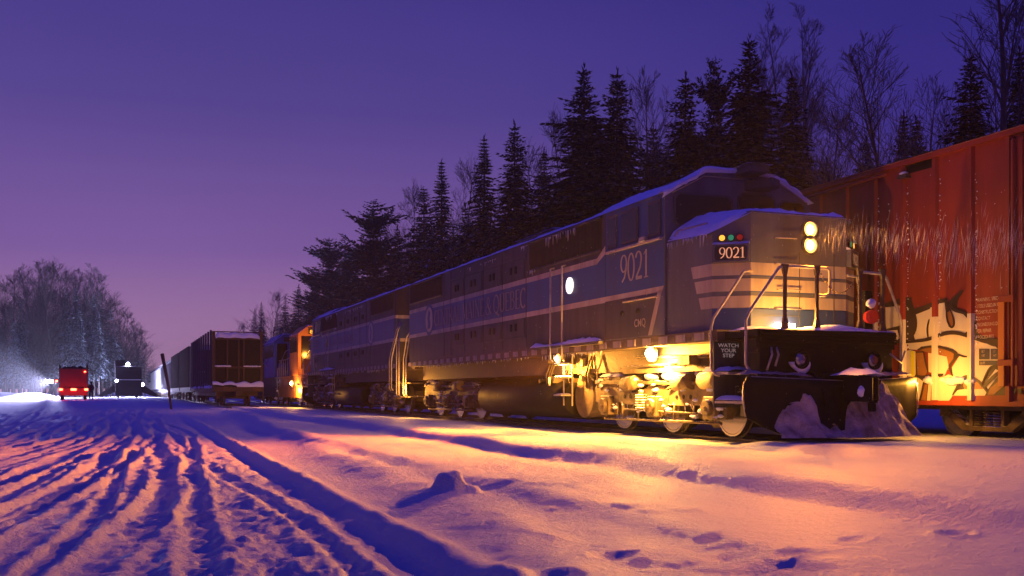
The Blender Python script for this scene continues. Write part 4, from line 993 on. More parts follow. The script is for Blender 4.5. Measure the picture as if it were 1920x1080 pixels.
G_white = [
 [(5,170),(150,155),(120,250),(140,330),(5,360)],
 [(5,375),(110,370),(130,440),(70,490),(30,495),(5,440)],
 [(270,235),(395,185),(405,160),(525,125),(540,250),(560,340),(590,355),(615,330),(600,250),(570,160),(585,110),(630,70),(600,110),(585,160),(600,190),(680,220),(745,290),(740,370),(700,400),(640,385),(560,388),(470,415),(420,425),(370,450),(265,455),(255,420)],
 [(200,460),(370,455),(480,425),(580,400),(660,405),(780,450),(960,500),(1010,540),(1050,540),(1058,690),(960,680),(900,720),(860,830),(760,775),(690,775),(655,850),(605,940),(560,1000),(500,1020),(450,1020),(425,800),(520,780),(560,700),(555,600),(380,570),(290,545),(320,520),(460,500),(600,545),(650,600),(590,700),(600,770),(560,790),(350,780),(290,770),(230,790),(160,740),(165,560)],
 [(205,790),(280,780),(350,830),(300,1020),(160,900)],
 [(385,840),(412,830),(402,995),(370,990)],
 [(975,715),(1028,735),(910,890),(875,850)],
 [(165,960),(210,955),(210,1010),(165,1015)],
 [(640,900),(700,890),(780,885),(860,875),(895,920),(880,948),(600,948)],
]
G_mid = [
 [(545,215),(580,200),(605,280),(600,340),(565,335),(550,280)],
 [(300,545),(400,520),(560,545),(610,580),(600,640),(560,680),(545,600),(440,580),(370,565)],
 [(275,570),(345,568),(375,740),(340,800),(290,770)],
 [(670,810),(740,800),(820,830),(870,890),(700,890),(690,850)],
 [(930,880),(990,830),(1050,740),(1055,860),(960,940),(905,940)],
 [(355,850),(380,845),(365,990),(320,985)], [(425,880),(440,990),(410,1000),(415,880)],
]
# simple outlines triangulate cleanly as single faces
poly('graffiti_dark_shape', 'gdark', G_dark[1:6]+[G_dark[6]], .006)  # dark umber shapes belonging to the graffiti design
poly('graffiti_outline', 'gdark', [G_dark[0]], .003)
# the long pale shapes, cut in convex pieces
G3 = [[(200,460),(370,455),(480,425),(580,400),(660,405),(780,450),(850,480),(850,560),(780,600),(660,595),(600,540),(460,500),(320,515),(285,545),(210,540)],
      [(850,480),(960,505),(1005,545),(1055,545),(1058,690),(960,680),(900,720),(860,830),(760,775),(690,775),(655,850),(600,770),(590,700),(660,595),(780,600),(850,560)],
      [(380,570),(550,605),(560,700),(520,780),(420,745),(385,740)],
      [(160,560),(230,545),(270,560),(272,770),(225,795),(160,740)],
      [(425,790),(520,780),(560,760),(605,775),(655,850),(605,940),(560,1000),(500,1020),(450,1020)]]
poly('graffiti_letter', 'gwhite', [G_white[0], G_white[1], G_white[2]] + G3 + G_white[4:], .009)
poly('graffiti_fill', 'gmid', G_mid, .014)
def ribbon(curves):
    mb = MB()
    for n_, (wd, pts) in enumerate(curves):
        # smooth the traced line
        for _ in range(2):
            q = [pts[0]]
            for p0, p1 in zip(pts, pts[1:]): q += [(p0[0]*.75+p1[0]*.25, p0[1]*.75+p1[1]*.25), (p0[0]*.25+p1[0]*.75, p0[1]*.25+p1[1]*.75)]
            pts = q+[pts[-1]]
        L = []; R_ = []
        for i, p in enumerate(pts):
            a_, c_ = pts[max(i-1,0)], pts[min(i+1,len(pts)-1)]; dx, dy = c_[0]-a_[0], c_[1]-a_[1]; h_ = math.hypot(dx, dy) or 1; w_ = wd/2*(.55+.6*math.sin(math.pi*(i+.5)/len(pts)))
            L.append((p[0]-dy/h_*w_, p[1]+dx/h_*w_)); R_.append((p[0]+dy/h_*w_, p[1]-dx/h_*w_))
        for i in range(len(pts)-1): mb.quad([bp(1660+x/4.696, 540+y/4.696, .017+.0004*n_) for x, y in (L[i], R_[i], R_[i+1], L[i+1])])
    mb.build('graffiti_linework', 'gdark', car)
ribbon([(34,[(0,150),(90,130),(160,100),(230,95)]), (90,[(200,90),(215,200),(240,300),(225,400),(160,450)]), (34,[(240,200),(330,180),(410,150),(545,95),(560,180)]), (26,[(690,20),(640,70),(590,110),(580,160),(620,200),(700,215),(770,260),(795,340),(800,420)]),
  (30,[(150,480),(260,470),(380,455),(470,418),(560,392),(650,395),(760,432),(870,470),(1010,500)]), (60,[(900,460),(960,480),(1010,490)]), (16,[(545,120),(545,240),(560,310),(590,355),(614,325),(606,260),(575,180)]),
  (22,[(290,545),(380,515),(480,515),(610,555),(645,590),(600,650),(565,690),(600,775)]), (14,[(345,565),(360,650),(385,745)]), (26,[(270,770),(340,790),(420,770),(520,762)]), (18,[(425,800),(430,900),(450,1010)]), (16,[(345,830),(330,930),(300,1020)]),
  (20,[(600,945),(640,870),(670,795),(740,770),(820,808),(900,905)]), (14,[(860,835),(920,700),(970,685),(1045,690),(1062,790),(1062,945)]), (14,[(395,275),(375,360),(385,440)]), (12,[(160,905),(220,960),(300,1018)]), (30,[(870,880),(960,780),(1050,720)])])
poly('graffiti_bar', 'gyel', [[(232,555),(268,555),(270,775),(238,790)]], .028)
poly('graffiti_squiggle', 'gdark', [[(600,545),(640,575),(700,595),(735,600),(725,570),(735,572),(752,612),(700,612),(630,592)], [(1095,935),(1115,880),(1130,882),(1140,920),(1155,880),(1165,885),(1145,940),(1125,900),(1108,940)], [(1170,895),(1195,880),(1215,905),(1200,935),(1178,930)]], .019)
# warning stencil and lube plate
mb = MB(); U = (0,-1,0)
for k, ln in enumerate(['WARNING. SPECIAL', 'STEELS USED IN CAR', 'CONSTRUCTION', 'CONTACT', 'ENGINEERING DEPT.', 'FOR REPAIR', 'PROCEDURES.']):
    p = bp(1832, 566+k*11.6, .012); text_into(mb, ln, p, U, (0,0,1), .058, 0, xs=.72)
mb.build('warning_stencil', 'stencil', car)
mb = MB()
mb.quad([bp(1837,654,.016), bp(1857,654,.016), bp(1857,674,.016), bp(1837,674,.016)]); mb.quad([bp(1859,654,.016), bp(1880,654,.016), bp(1880,674,.016), bp(1859,674,.016)]); mb.quad([bp(1837,676,.016), bp(1881,676,.016), bp(1881,685,.016), bp(1837,685,.016)])
pn = mb.build('data_panel', 'darkgrey', car)
mb = MB()
for (px_, py_, tx) in ((1842,661,'BLT'), (1842,669,'4 87'), (1864,661,'LT'), (1864,669,'WT'), (1839,683,'CU FT')): text_into(mb, tx, bp(px_, py_, .018), U, (0,0,1), .04, 0, xs=.7)
mb.build('data_lettering', 'stencil', pn)
# freight truck under its near end
def freight_truck(par, xs, xc, yc, m='brick'):
    t = bpy.data.objects.new('freight_truck', None); COL.objects.link(t); t.parent = par; t.location = (xc, yc, 0)
    for dy in (-.88, .88):
        for s in (-1, 1): link('wheel', wheel_mesh(), t, (s*.76, dy, .47), (0,0,0 if s > 0 else math.pi), (1,.92,.92))
        MB().cyl((-.8,dy,.47),(.8,dy,.47),.08,10).build('axle', 'steel', t)
    for s in xs:
        a, c = sorted((s*1.0, s*1.14))
        f = MB()
        f.prism([(-1.15,.62),(-1.15,.50),(-.62,.40),(-.52,.16),(.52,.16),(.62,.40),(1.15,.50),(1.15,.62),(.62,.80),(.60,.84),(-.60,.84),(-.62,.80)], 'x', a, c) if False else None
        for q in (-1, 1):
            f.prism([(q*.30,.76),(q*.62,.76),(q*1.15,.62),(q*1.15,.50),(q*1.02,.50),(q*.60,.66),(q*.30,.66)][::q], 'x', a, c)
            f.prism([(q*.34,.14),(q*.52,.14),(q*1.05,.52),(q*1.0,.62),(q*.86,.56),(q*.42,.24),(q*.34,.24)][::q], 'x', a-.004, c+.004)
            f.prism([(q*.30,.14),(q*.37,.14),(q*.37,.72),(q*.30,.72)][::q], 'x', a+.004, c-.004)
            f.box(a-.05, c+.02, min(q*.80, q*1.0), max(q*.80, q*1.0), .38, .56)
            f.cyl((s*1.14, q*.88, .47), (s*1.2, q*.88, .47), .10, 14); f.cyl((s*1.2, q*.88, .47), (s*1.215, q*.88, .47), .035, 6)
        f.box(a+.002, c-.002, -.52, .52, .14, .22); f.box(a+.002, c-.002, -.36, .36, .70, .80)
        f.build('side_frame', 'iron' if m == 'iron' else 'under', t, bevel=.012)
        f = MB()
        for yy in (-.20, 0, .20):
            for k in range(6): f.lathe([(-.018,.075),(0,.092),(.018,.075)], (s*1.08, yy, .25+k*.044), 'z', 14)
        f.build('spring', 'under', t)
        f = MB(); f.box(a-.06, c+.06, -.27, .27, .50, .55); f.box(a-.06, c+.05, -.27, -.24, .55, .62); f.box(a-.06, c+.05, .24, .27, .55, .62); f.box(a-.06, c+.05, -.02, .02, .55, .62); f.box(a-.06, c+.06, -.27, .27, .62, .66); f.build('bolster', 'under', t, bevel=.01)
    return t
ft = freight_truck(car, (-1, 1), 14.9, Yat(1848, 13.75), 'iron')
mb = MB(); y_ = Yat(1848, 13.75); mb.box(BX+.02, BX+.15, y_-1.7, y_+1.15, .82, .93); mb.box(BX+.35, BX+2.7, Y0c, Y1c, .5, .8); mb.build('bolster_beam', 'under', car)
mb = MB(); 
for k in range(16): mb.ball((BX-.02, y_+rg.uniform(-.15,.95), .97+rg.uniform(0,.05)), rg.uniform(.04,.09), 0, 8, (.7,1.4,.8), .3, rg)
mb.build('ledge_snow', 'snow', car)
ft2 = freight_truck(car, (-1,), 14.9, Y1c-2.2)

# ------------------------------------------------------------------ freight cars on the near track
def bulkhead_car(Ya, L, label, grp, near=True, m='brick', seed=2):
    rg = random.Random(seed); t = thing('freight_car', label, 'freight car', (6.85, Ya, 0), 0, grp)
    b = MB(); b.box(-1.5,1.5,0,L,.86,1.12); b.box(-1.25,1.25,.6,L-.6,.55,.86); b.build('deck', m, t)
    for ye in ((0, L-.3) if near else (0,)):
        b = MB(); b.box(-1.5,-1.32,ye,ye+.22,1.12,4.5); b.box(1.32,1.5,ye,ye+.22,1.12,4.5); b.box(-1.32,1.32,ye+.02,ye+.16,4.0,4.12)
        for x in (-.62, .05, .35): b.box(x-.05, x+.05, ye+.03, ye+.15, 1.12, 4.0)
        b.box(-1.32,1.32,ye+.04,ye+.12,2.25,2.36); 
        b.box(-1.5,1.5,ye+.05,ye+.12,4.44,4.5)
        bh = b.build('bulkhead', m, t, bevel=.015)
        b = MB(); b.box(-1.32,1.32,ye+.17,ye+.2,1.12,4.0); b.build('bulkhead_panel', 'black', bh)
        s = MB()
        vs = []
        for i in range(21):
            for j in range(5): vs.append((-1.3+2.6*i/20, ye-.06+.09*j, 4.12+(.30+.06*math.sin(i*.9)+.04*rg.random())*math.sin(math.pi*(j+.5)/5)*(.4 if i in (0,20) else 1)-(.12 if j == 0 else 0)))
        s.add(vs, [(i*5+j,(i+1)*5+j,(i+1)*5+j+1,i*5+j+1) for i in range(20) for j in range(4)], 0, True)
        vs = []
        for i in range(21):
            for j in range(5): vs.append((-1.5+3.0*i/20, ye-.32+.1*j, 1.13+(.16+.16*abs(math.sin(i*.55+1))+.05*rg.random())*math.sin(math.pi*(j+.6)/5.2)-(.16 if j == 0 and i > 9 else 0)))
        s.add(vs, [(i*5+j,(i+1)*5+j,(i+1)*5+j+1,i*5+j+1) for i in range(20) for j in range(4)], 0, True)
        for (x0, x1) in ((-1.3,-.5), (.4,1.3)):
            for i in range(9): s.ball((x0+(x1-x0)*i/8, ye, 2.38), .05+.03*rg.random(), 0, 7, (1.6,1,.7), .2, rg)
        s.build('drift', 'snow', t)
        b = MB(); b.box(-1.5,1.5,ye-.34,ye,.82,1.12); b.box(-.2,.2,ye-.9,ye,.6,.85); b.box(1.42,1.5,ye-.34,ye-.26,.3,.82); b.build('end_sill', m, t, bevel=.01)
    n = int(L/1.9); b = MB(); b.box(-.06, .06, -.10, .10, 1.12, 4.62); sme = b.mesh('stake', 'freight')
    for i in range(n):
        for s in (-1, 1): link('stake', sme, t, (s*1.48, 1.3+i*(L-2.2)/(n-1), 0))
    b = MB()
    for i in range(n*3): b.ball((-1.50, rg.uniform(.5, L-.5), 1.12), rg.uniform(.05,.14), 0, 7, (1,1.8,.8), .3, rg)
    snow_strip(b, -1.35, 1.35, .4, L-.4, 1.14, .18, rg, 20); b.build('deck_snow', 'snow', t)
    freight_truck(t, (-1,), 0, 1.9); freight_truck(t, (-1,), 0, L-1.9)
    return t
def box_freight(Ya, L, label, grp, m, hop=False, top=4.4, seed=2):
    rg = random.Random(seed); t = thing('covered_hopper' if hop else 'gondola_car', label, 'freight car', (6.85, Ya, 0), 0, grp)
    b = MB()
    if hop: b.prism([(-.9,.6),(.9,.6),(1.55,1.5),(1.55,4.0),(1.1,4.5),(0,4.7),(-1.1,4.5),(-1.55,4.0),(-1.55,1.5)], 'y', .9, L-.9)
    else: b.prism([(-1.5,.9),(1.5,.9),(1.5,top),(-1.5,top)], 'y', .3, L-.3)
    b.build('body', m, t)
    b = MB(); n = int(L/1.2); b.box(-.06, .06, -.06, .06, 1.2, 3.95 if hop else top+.06); sme = b.mesh('side_post', m)
    for i in range(n):
        for s in (-1, 1): link('side_post', sme, t, (s*1.55, 1.0+i*(L-2)/(n-1), 0))
    s = MB()
    snow_strip(s, -1.3, 1.3, .5, L-.5, 0, .12, rg, 20, 0, (lambda x, y: 4.68-abs(x)*.17) if hop else (lambda x, y: top-.05)); s.build('snow_cap', 'snow', t)
    b = MB(); b.box(-1.4,1.4,0,L,.8,1.0); b.build('sill', m, t)
    freight_truck(t, (-1,), 0, 1.9); freight_truck(t, (-1,), 0, L-1.9)
    return t
G_FR = 'freight cars standing in line on the near track'
bulkhead_car(64.2, 19.5, 'brown stake-sided freight car with a snowy open end frame, nearest of its line', G_FR)
box_freight(84.2, 14.5, 'dark ribbed gondola coupled directly behind the brown stake-sided car', G_FR, 'freight', seed=3)
box_freight(99.2, 14.5, 'dark ribbed gondola just in front of the first pale hopper in the line', G_FR, 'freight', seed=4)
hl = ['pale grey covered hopper behind the leaning pole, first pale car after the dark gondolas', 'second pale covered hopper, fading into the snow haze', 'third pale covered hopper along the distant line', 'fourth pale covered hopper, seen only as a grey slope of roof', 'fifth pale covered hopper, next to last car of the distant line', 'last pale hopper at the far end of the freight line']
for i in range(6): box_freight(114.4+i*16.4, 16, hl[i], G_FR, 'hopper', True, seed=5+i)

# ------------------------------------------------------------------ leaning pole
px_, py_ = XYat(322, 60); qx, qy = XYat(304, 60.5); z0 = float(gz(px_, py_))
b = MB(); b.tube([(px_, py_, z0-.3), ((px_*2+qx)/3, (py_*2+qy)/3, 1.1), (qx, qy, EYE+72/1920*60)], .08, 10, 0, True, [.06,.085,.11]); o = b.build('leaning_pole', 'wood')
tag(o, 'weathered wooden pole leaning left out of the snow in front of the freight line', 'pole')

# ------------------------------------------------------------------ truck, worker and rail plow far down the road
tx, ty = XYat(138, 100); zt = float(gz(tx, ty))
t = thing('log_truck', 'red truck seen from behind with glowing tail lights, stopped on the snowy road', 'truck', (tx, ty, zt), R(2))
b = MB(); b.box(-1.28,1.28,.6,7,1.15,1.3); b.box(-1.25,1.25,.2,.35,.45,1.15); b.build('chassis', 'truckred', t)
b = MB(); b.box(-1.2,1.2,.5,.62,1.3,3.05)
for x in (-1.2,-.6,0,.6,1.2): b.box(x-.04,x+.04,.44,.5,1.3,3.1)
b.build('rear_rack', 'truckred', t)
for s in (-1, 1):
    for y in (.5, 6.8): MB().box(s*1.26-.05, s*1.26+.05, y, y+.12, 1.2, 3.55).build('stake', 'black', t)
    for y in (1.3, 2.6, 7.4):
        w = MB(); w.lathe([(-.14,.50),(-.12,.54),(.12,.54),(.14,.50),(.1,.3),(.1,0)], (s*1.05,y,.54), 'x', 20); w.build('wheel', 'black', t)
b = MB(); rg = random.Random(3)
for k in range(26): b.ball((rg.uniform(-1.1,1.1), .9+rg.random()*.6, 3.05+rg.uniform(-.1,.2)), rg.uniform(.1,.2), 0, 8, (1.2,1,.7), .3, rg)
b.build('load_snow', 'plow', t)
b = MB(); b.box(-1.15,1.15,6.6,8.4,1.3,3.2); b.build('cab', 'truckred', t, bevel=.08)
for x, w_ in ((-1.14,.16), (1.14,.16), (0,.26)):
    w = MB(); w.box(x-w_, x+w_, .10, .19, .93, 1.13); w.build('tail_lamp', 'tail', t)
w = MB(); w.box(.95,1.1,.38,.44,2.72,2.84); w.build('marker_lamp', 'tail', t)
for x in (-.7, .7): lamp('tail_glow', (0,0,0), 75, (1,.03,.015), .15, None, parent=t).location = (x, -1.1, .75)
w = MB(); w.tube([(-1.3,6.6,2.0),(-1.62,6.5,2.05)], .03, 6); w.box(-1.75,-1.55,6.4,6.5,1.85,2.1); mi = w.build('mirror', 'black', t)
w = MB(); w.ball((-1.62,6.35,1.92), .11, 0, 10); w.build('signal_lamp', 'tail', mi)

# the worker, a small dark figure
wx, wy = XYat(171, 104); zw = float(gz(wx, wy))
def figure():
    V = [(0,0,.92),(0,.0,1.12),(0,-.01,1.38),(0,-.02,1.50),(0,-.03,1.60),(0,-.03,1.72),
         (.19,-.01,1.40),(.25,.02,1.13),(.24,-.06,.88),(-.19,-.01,1.40),(-.26,.03,1.13),(-.22,-.05,.90),
         (.10,0,.88),(.12,-.02,.48),(.13,.03,.08),(.14,-.12,.04),(-.10,0,.88),(-.13,.02,.48),(-.15,.0,.08),(-.16,-.15,.04),(0,-.03,1.80)]
    E = [(0,1),(1,2),(2,3),(3,4),(4,5),(5,20),(2,6),(6,7),(7,8),(2,9),(9,10),(10,11),(0,12),(12,13),(13,14),(14,15),(0,16),(16,17),(17,18),(18,19)]
    rad = [.17,.18,.19,.075,.09,.11,.10,.075,.05,.10,.075,.05,.12,.085,.065,.05,.12,.085,.065,.05,.06]
    me = bpy.data.meshes.new('person'); me.from_pydata(V, E, []); o = bpy.data.objects.new('person', me); COL.objects.link(o)
    o.modifiers.new('skin', 'SKIN'); 
    for v, r_ in zip(me.skin_vertices[0].data, rad): v.radius = (r_, r_*.8)
    me.skin_vertices[0].data[0].use_root = True
    m = o.modifiers.new('sub', 'SUBSURF'); m.levels = 1; m.render_levels = 2; me.materials.append(M['cloth'])
    o.modifiers['skin'].use_smooth_shade = True
    return o
p = figure(); p.location = (wx, wy, zw); tag(p, 'person in dark heavy clothes standing on the snow to the right of the red truck', 'person')
w = MB(); w.ball((0,-.03,1.74), .125, 0, 12, (1,1.1,.8)); w.cyl((0,-.03,1.70),(0,-.16,1.70),.09,10); w.build('cap', 'black', p)

sx, sy = XYat(241, 122); zs = float(gz(sx, sy))
t = thing('rail_plow', 'dark railway plow with spread wings and white work lights, right of the red truck', 'rail plow', (sx, sy, zs), R(1))
b = MB(); b.box(-1.45,1.45,.2,6,.6,1.7); b.build('frame', 'plow', t, bevel=.05)
b = MB(); b.prism([(.0,1.7),(.5,3.4),(.5,3.75),(6,3.75),(6,1.7)], 'x', -1.45, 1.5); b.build('body', 'plow', t, bevel=.06)
b = MB(); b.box(-1.5,-.35,1.2,4,3.7,4.55); cp = b.build('cupola', 'plow', t, bevel=.05)
w = MB(); w.box(-1.3,-.55,1.17,1.21,3.95,4.35); w.build('window', 'glass', cp)
b = MB(); b.box(-1.5,1.5,-.25,.1,.35,2.15); b.prism([(-.35,.3),(-.6,.3),(-.25,2.15),(-.1,2.15)], 'x', -1.5, 1.5); b.build('front_blade', 'plow', t, bevel=.03)
for s in (-1, 1):
    b = MB(); b.prism([(s*1.4,1.3),(s*1.5,1.75),(s*3.4,.35),(s*3.2,.12),(s*1.5,.7)][::s], 'y', .3, .5); b.tube([(s*1.45,.6,1.7),(s*2.6,.5,.8)], .05, 6); b.build('wing', 'plow', t)
for x in (-1.1, .95):
    for y in (1.2, 4.8): w = MB(); w.lathe([(-.07,.42),(.07,.42),(.05,.1),(.05,0)], (x,y,.42), 'x', 20); w.build('wheel', 'steel', t)
for x, z, r_ in ((-.05,4.05,.24), (-1.32,2.05,.20), (1.55,1.62,.22)):
    w = MB(); w.lathe([(0,r_*1.15),(-.1,r_*1.2),(-.14,r_)], (x,-.1 if z < 3 else .9,z), 'y', 14); h = w.build('work_lamp', 'black', t)
    w = MB(); w.ball((x,(-.1 if z < 3 else .9)-.14,z), r_*.85, 0, 12, (1,.5,1)); w.build('bulb', 'bulbw', h)
b = MB(); snow_strip(b, -1.4, 1.4, .2, 6, 3.76, .12, rg, 10); b.box(-1.4,1.4,-.1,.12,2.15,2.25); b.build('snow_cap', 'snow', t)
# white work lights beyond the truck flood the snow and the trees
WC = (.62,.60,1)
ax, ay = XYat(104, 121); lamp('work_light', (ax, ay, 1.9), 16000, WC, .3)
ax, ay = XYat(92, 126); bx_, by_ = XYat(-220, 60); lamp('vehicle_beam', (ax, ay, 2.0), 900000, WC, .3, (bx_-ax, by_-ay, -1.9), 14, .6)  # last lamp: headlight beam of a vehicle beyond the truck
zf = float(gz(ax, ay)); t = thing('headlight_stand_in', 'blinding white stand-in lamp for vehicle headlights, left of the red truck', 'lamp', (ax, ay, zf), math.atan2(by_-ay, bx_-ax)+R(90))  # added lamp body standing in for the unseen vehicle behind the beam
b = MB(); b.cyl((0,0,0), (0,0,1.75), .05, 8)
for k in range(3): b.cyl((0,0,.7), (.5*math.cos(k*2.09), .5*math.sin(k*2.09), 0), .03, 6)
b.build('stand', 'black', t)
b = MB(); b.box(-.45,.45,.12,.3,1.55,2.05); b.build('lamp_head', 'black', t, bevel=.03)
b = MB(); b.box(-.40,.40,.08,.12,1.6,2.0); b.build('lens', 'bulbw', t)
ax, ay = XYat(240, 140); lamp('work_light', (ax, ay, 1.3), 9000, WC, .2)
ax, ay = XYat(272, 134); lamp('work_light', (ax, ay, 1.4), 3500, WC, .2)
# ------------------------------------------------------------------ trees
def raw_mesh(name, tris, mi, mats, smooth=False):
    tris = np.asarray(tris, np.float32); n = len(tris); me = bpy.data.meshes.new(name)
    me.vertices.add(n*3); me.vertices.foreach_set('co', tris.reshape(-1)); me.loops.add(n*3); me.loops.foreach_set('vertex_index', np.arange(n*3))
    me.polygons.add(n); me.polygons.foreach_set('loop_start', np.arange(n)*3); me.polygons.foreach_set('material_index', np.asarray(mi, np.int32))
    for x in mats: me.materials.append(M[x])
    me.update(); return me
def spruce(seed, H=20, Rm=3.1, droop=.35, snowy=.1, ragged=.25, base=.10, spacing=.33, pine=False):
    rg = random.Random(seed); T = []; mi = []
    def spray(p, d, L, wd, up):
        side = d.cross(up).normalized(); tip = p+d*L
        a = p+d*(L*.35)+side*wd; c = p+d*(L*.35)-side*wd
        m = 1 if rg.random() < snowy and up.z > .3 else 0
        T.append((p, a, tip)); T.append((p, tip, c)); mi.extend((m, m))
    z = H*base; 
    lobe = [rg.uniform(.7, 1.15) for _ in range(12)]
    while z < H*.99:
        f = 1-z/H
        rad = Rm*(f**.80)*rg.uniform(1-ragged, 1+ragged*.4)
        if pine: rad = Rm*(math.sin(math.pi*min(1, f*1.15+.08))**.6)*rg.uniform(.45, 1.1)*(.75+.4*math.sin(z*1.7+seed))
        rad = max(rad, .12)
        nb = 6 if f < .1 else (11 if not pine else 12)
        a0 = rg.random()*6.28
        for k in range(nb):
            a = a0+6.283*k/nb+rg.uniform(-.3,.3); L = rad*rg.uniform(.65, 1.12)*lobe[int(a/6.283*12) % 12]
            if rg.random() < .06: L *= 1.3
            dirv = Vector((math.cos(a), math.sin(a), 0)); n = max(3, int(L/.21))
            rise = (.55 if f < .15 else .12) if not pine else .35
            pp = None
            for i in range(n):
                t = (i+.5)/n
                zz = z + rise*L*t - droop*L*t*t*(1.15 if f > .3 else .6) + (.22*L*max(0, t-.7))
                p = dirv*(L*t)+Vector((0,0,zz))
                if pp is None: pp = Vector((0,0,z))
                d = (p-pp).normalized(); pp = p
                wl = (.20+.42*(1-t))*min(1.2, L*.5)+.15
                for sgn in (-1, 1):
                    ang = sgn*rg.uniform(.5, 1.1); dd = Matrix.Rotation(ang, 3, 'Z') @ d; dd.z -= rg.uniform(.0,.30); dd.normalize()
                    up = Vector((rg.uniform(-.4,.4), rg.uniform(-.4,.4), 1)).normalized()
                    spray(p, dd, wl*rg.uniform(.8,1.4), wl*.27, up)
                if rg.random() < .6:
                    spray(p, (d+Vector((0,0,-.9*rg.random()))).normalized(), wl*.9, wl*.2, Vector((rg.uniform(-1,1), rg.uniform(-1,1), .3)).normalized())
            spray(pp, d, .28, .05, Vector((0,0,1)))
        z += spacing*rg.uniform(.8, 1.25)*(1.0 if not pine else 1.9)
    for k in range(5): spray(Vector((0,0,H-.5+k*.12)), Vector((rg.uniform(-.3,.3), rg.uniform(-.3,.3), 1)).normalized(), .4, .05, Vector((1,0,0)))
    return raw_mesh('crown', [[tuple(q) for q in t] for t in T], mi, ['needle', 'needlesnow'])
def trunk_mesh(H, r, m='bark', lean=0):
    b = MB(); b.tube([(0,0,-.6), (0,0,.4), (lean*.3,0,H*.35), (lean*.7,0,H*.7), (lean,0,H*.985)], r, 8, 0, True, [r*1.25, r, r*.75, r*.4, .02]); return b.mesh('trunk', m)
def bare(seed, H=17, spread=.35, m='bark', lean=0, stems=1, dens=1.0, rtr=.16, curve=.12, thin=1.0):
    """a leafless tree: returns (trunk mesh, crown mesh) """
    rg = random.Random(seed); tr = MB(); V = []; F = []
    def seg(a, c, ra, rc):
        d = (c-a); 
        if d.length < 1e-4: return
        d.normalize(); s = d.cross(Vector((.3,.2,1))).normalized(); u = s.cross(d)
        o = len(V)
        for p, r_ in ((a, ra), (c, rc)):
            for k in range(3):
                t = 2.094*k; V.append(p+s*math.cos(t)*r_+u*math.sin(t)*r_)
        for k in range(3):
            k2 = (k+1) % 3; F.append((o+k, o+k2, o+3+k2, o+3+k))
    def grow(p, d, L, r_, lev):
        n = (6, 6, 5, 4)[lev]; q = p
        for i in range(n):
            d = (d+Vector((rg.uniform(-1,1), rg.uniform(-1,1), rg.uniform(-.45,.8)))*curve).normalized()
            e = q+d*(L/n); ra = max(r_*(1-.75*i/n), .0055*thin); rb = max(r_*(1-.75*(i+1)/n), .0045*thin); seg(q, e, ra, rb)
            if lev < 3 and (i > 0):
                for _ in range(1+(rg.random() < (.75, .7, .5)[min(lev,2)]*dens)):
                    ax = Vector((rg.uniform(-1,1), rg.uniform(-1,1), rg.uniform(-.3,.3))).cross(d).normalized()
                    dd = (Matrix.Rotation(rg.uniform(.4,.95), 3, ax) @ d); dd.z += .22; dd.normalize()
                    grow(e, dd, L*rg.uniform(.3,.58)*(1.15-.5*i/n), max(rb*.6, .005*thin), lev+1)
            q = e
    for st in range(stems):
        a = rg.random()*6.28; off = .25*(stems > 1)
        pts = [Vector((off*math.cos(a), off*math.sin(a), -.5))]; d = Vector((lean+.1*math.cos(a)*(stems > 1), .1*math.sin(a)*(stems > 1), 1)).normalized(); n = 14
        hh = H*rg.uniform(.9,1); rs = [rtr]
        for i in range(n):
            d = (d+Vector((rg.uniform(-1,1), rg.uniform(-1,1), .3))*.055).normalized(); pts.append(pts[-1]+d*(hh/n)); rs.append(rtr*(1-(i+1)/n)**.9+.010)
        tr.tube(pts, rtr, 7, 0, True, rs)
        for i in range(3, n+1):
            f = i/n
            for _ in range(int(2.4*dens+rg.random()*1.4) if i < n else 3):
                a = rg.random()*6.28; el = rg.uniform(.55,1.15)+.2*f
                dd = Vector((math.cos(a)*math.cos(el), math.sin(a)*math.cos(el), math.sin(el)))
                L = H*spread*(1.02-f)**.65*rg.uniform(.55,1)+.5
                grow(pts[i-1].lerp(pts[i], rg.random()), dd, L, min(rs[i]*.5, .055)+.004, 1)
    me = bpy.data.meshes.new('crown'); me.from_pydata([tuple(v) for v in V], [], F); me.materials.append(M[m])
    return tr.mesh('trunk', m), me
SPR = [(spruce(1, 20, 4.5, snowy=.16, spacing=.27), 20), (spruce(2, 20, 3.8, .5, snowy=.14, spacing=.26, base=.05), 20), (spruce(3, 20, 5.4, .3, snowy=.12, ragged=.38, spacing=.29), 20), (spruce(4, 20, 3.4, .55, snowy=.2, ragged=.25, spacing=.25), 20)]
PIN = [(spruce(9, 20, 5.2, .12, pine=True, ragged=.45, base=.05, spacing=.20), 20)]
SNW = [(spruce(21, 16, 3.4, .45, snowy=.5, base=.2), 16), (spruce(22, 16, 3.0, .5, snowy=.55, base=.3), 16)]
TRK = trunk_mesh(20, .24); TRK16 = trunk_mesh(16, .18)
BAR = [bare(31, 18, .40, dens=1.3, curve=.10, thin=1.5), bare(32, 18, .22, 'birch', stems=2, dens=1.5, rtr=.12, curve=.09, thin=1.1), bare(33, 16, .42, dens=1.2, rtr=.13, thin=1.6), bare(34, 15, .5, curve=.16, dens=.8, thin=1.4)]
AP = []
for _t, _m in BAR:
    _v = max((v.co for v in _m.vertices), key=lambda q: q.z); AP.append((_v.x, _v.y, _v.z))
rt = random.Random(77)
